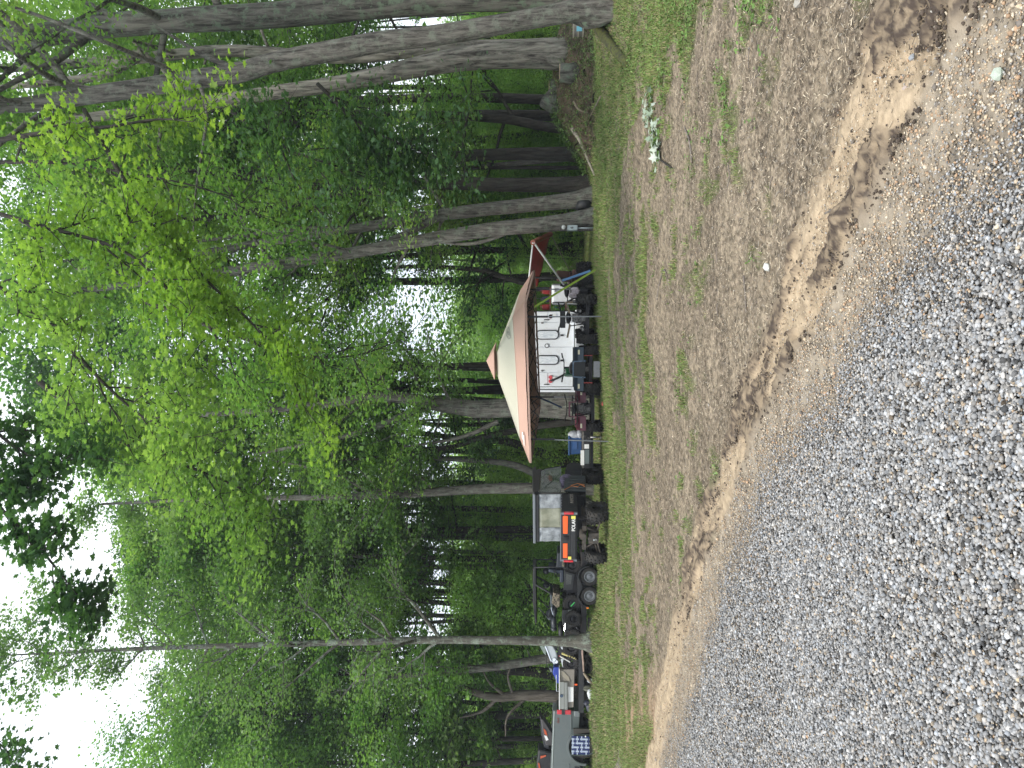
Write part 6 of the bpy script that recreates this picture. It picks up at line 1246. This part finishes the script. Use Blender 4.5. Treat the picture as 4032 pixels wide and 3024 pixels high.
def fallen_branch():
    a = Gd(2560, 380); b = Gd(2610, 630); r = empty('fallen_branch', b, 0, 'fallen leafy branch with pale silvery leaf undersides lying on the grass', 'branch')
    a = a - b; pts = [a + Vector((0, 0, .05)), a * .6 + Vector((0, .1, .05)), a * .3 + Vector((.02, -.05, .04)), Vector((0, 0, .03)), Vector(Gd(2655, 665)) - b + Vector((0, 0, .01))]
    MB().tube(pts, [.004, .006, .009, .011, .012], 6).build('stem', BK_DARK, r, True)
    t = rng.random(95); P = np.array([tuple(a * float(q) ) for q in t]) + rng.normal(size=(95, 3)) * (.09, .10, .02); P[:, 2] = np.array([hz(b.x + p[0], b.y + p[1]) for p in P]) - b.z + .02 + rng.random(95) * .10
    link_mesh('foliage', leaf_mesh('foliage', P, .11, leafmat('silvery_leaf', (.26, .33, .24), (.50, .55, .48), .15), .7, True), r)
    k = rng.random(26); P2 = np.array([tuple(a * float(q)) for q in k]) + rng.normal(size=(26, 3)) * (.09, .09, .02); P2[:, 2] = .06; link_mesh('green_leaves', leaf_mesh('green_leaves', P2, .10, LF_MID, .7, True), r)
    def rock(label, X, Y, s_, col=(.55, .56, .52)):
        p = Gd(X, Y); V = ICO_V * (1 + (rng.random((12, 1)) - .5) * .4) * s_; o = MB().add([tuple(v) for v in V], [tuple(f) for f in ICO_F]).build('rock', mat('rock_%d' % int(X), col, .8, bump=.3, bscale=60), bevel=.004); o.location = p + Vector((0, 0, s_[2] * .5)); tag(o, label, 'rock')
    rock('smooth white rock lying alone on the bare dirt', 3028, 1052, (.032, .055, .03))
    rock('whitish rock at the far right edge of the dirt', 3155, 12, (.03, .05, .03), (.34, .32, .28)); rock('pale greenish rock at the right end of the gravel', 3945, 290, (.026, .03, .018), (.42, .48, .40))
    rock('blue-grey cobble in the dark soil of the track near the right edge', 3600, 225, (.016, .022, .014), (.26, .275, .29)); rock('white cobble among the sand at the right edge of the track', 3690, 40, (.016, .024, .016), (.40, .38, .34)); rock('pinkish flat cobble at the gravel edge beside the dark soil', 3570, 345, (.012, .022, .01), (.38, .31, .27))
    def twig(label, pts_, w_):
        P = [Gd(X, Y) + Vector((0, 0, .012)) for X, Y in pts_]; q, rr = smooth_path([(p - P[0], w_) for p in P], 10); o = MB().tube(q, rr, 5, jit=.1).build('twig', mat('grey_twig', (.12, .10, .085), .9, col2=(.22, .19, .16), scale=20), None, True); o.location = P[0]; tag(o, label, 'twig')
    twig('curved forked twig on the dirt below the tent', [(2590, 1180), (2600, 1120), (2620, 1060), (2640, 1130)], .009)
    twig('long straight twig on the bare dirt left of the white rock', [(2945, 1230), (2940, 1150), (2935, 1085)], .007)
    twig('thin twig in the dirt between grass patches and the track', [(2870, 735), (2880, 690), (2875, 650)], .005)
    twig('crooked twig on the pale sand of the track', [(3260, 840), (3300, 820), (3345, 785)], .006)
    twig('dark stick at the edge of the grass below the leafy branch', [(2700, 500), (2720, 560), (2730, 640)], .012)
    twig('bent dry twig on the bare dirt near the right side', [(2955, 320), (3000, 290), (3010, 250)], .006)
    for i in range(40):
        X = random.uniform(2480, 3300); Y = random.uniform(50, 2400)
        p = G0(X, Y)
        if p.x < float(e_sand(p.y)) + .1: continue
        a = random.uniform(0, 3.14); l = random.uniform(.05, .16); o = MB().tube([(0, 0, 0), (l * .5 * math.cos(a) + .01, l * .5 * math.sin(a), .006), (l * math.cos(a), l * math.sin(a), 0)], .0035, 4).build('twig', mat('grey_twig', (.1, .1, .1)), None); o.location = Gd(X, Y) + Vector((0, 0, .012)); tag(o, 'short dry twig lying on the bare dirt', 'twig', 'short twigs on the dirt')
fallen_branch()

# thin humid summer air: far leaves turn a little paler
hb = MB().box((0, 90, 34), (420, 260, 76)).build('haze', mat('haze_air', (1, 1, 1))); _hm = hb.data.materials[0]; _t = _hm.node_tree; _t.nodes.clear()
_o = _t.nodes.new('ShaderNodeOutputMaterial'); _v = _t.nodes.new('ShaderNodeVolumePrincipled'); _v.inputs['Color'].default_value = (.82, .90, 1, 1); _v.inputs['Density'].default_value = .00075; _v.inputs['Anisotropy'].default_value = .2
_t.links.new(_v.outputs[0], _o.inputs['Volume']); tag(hb, kind='stuff', label='thin pale summer haze in the air between the trees', cat='haze')
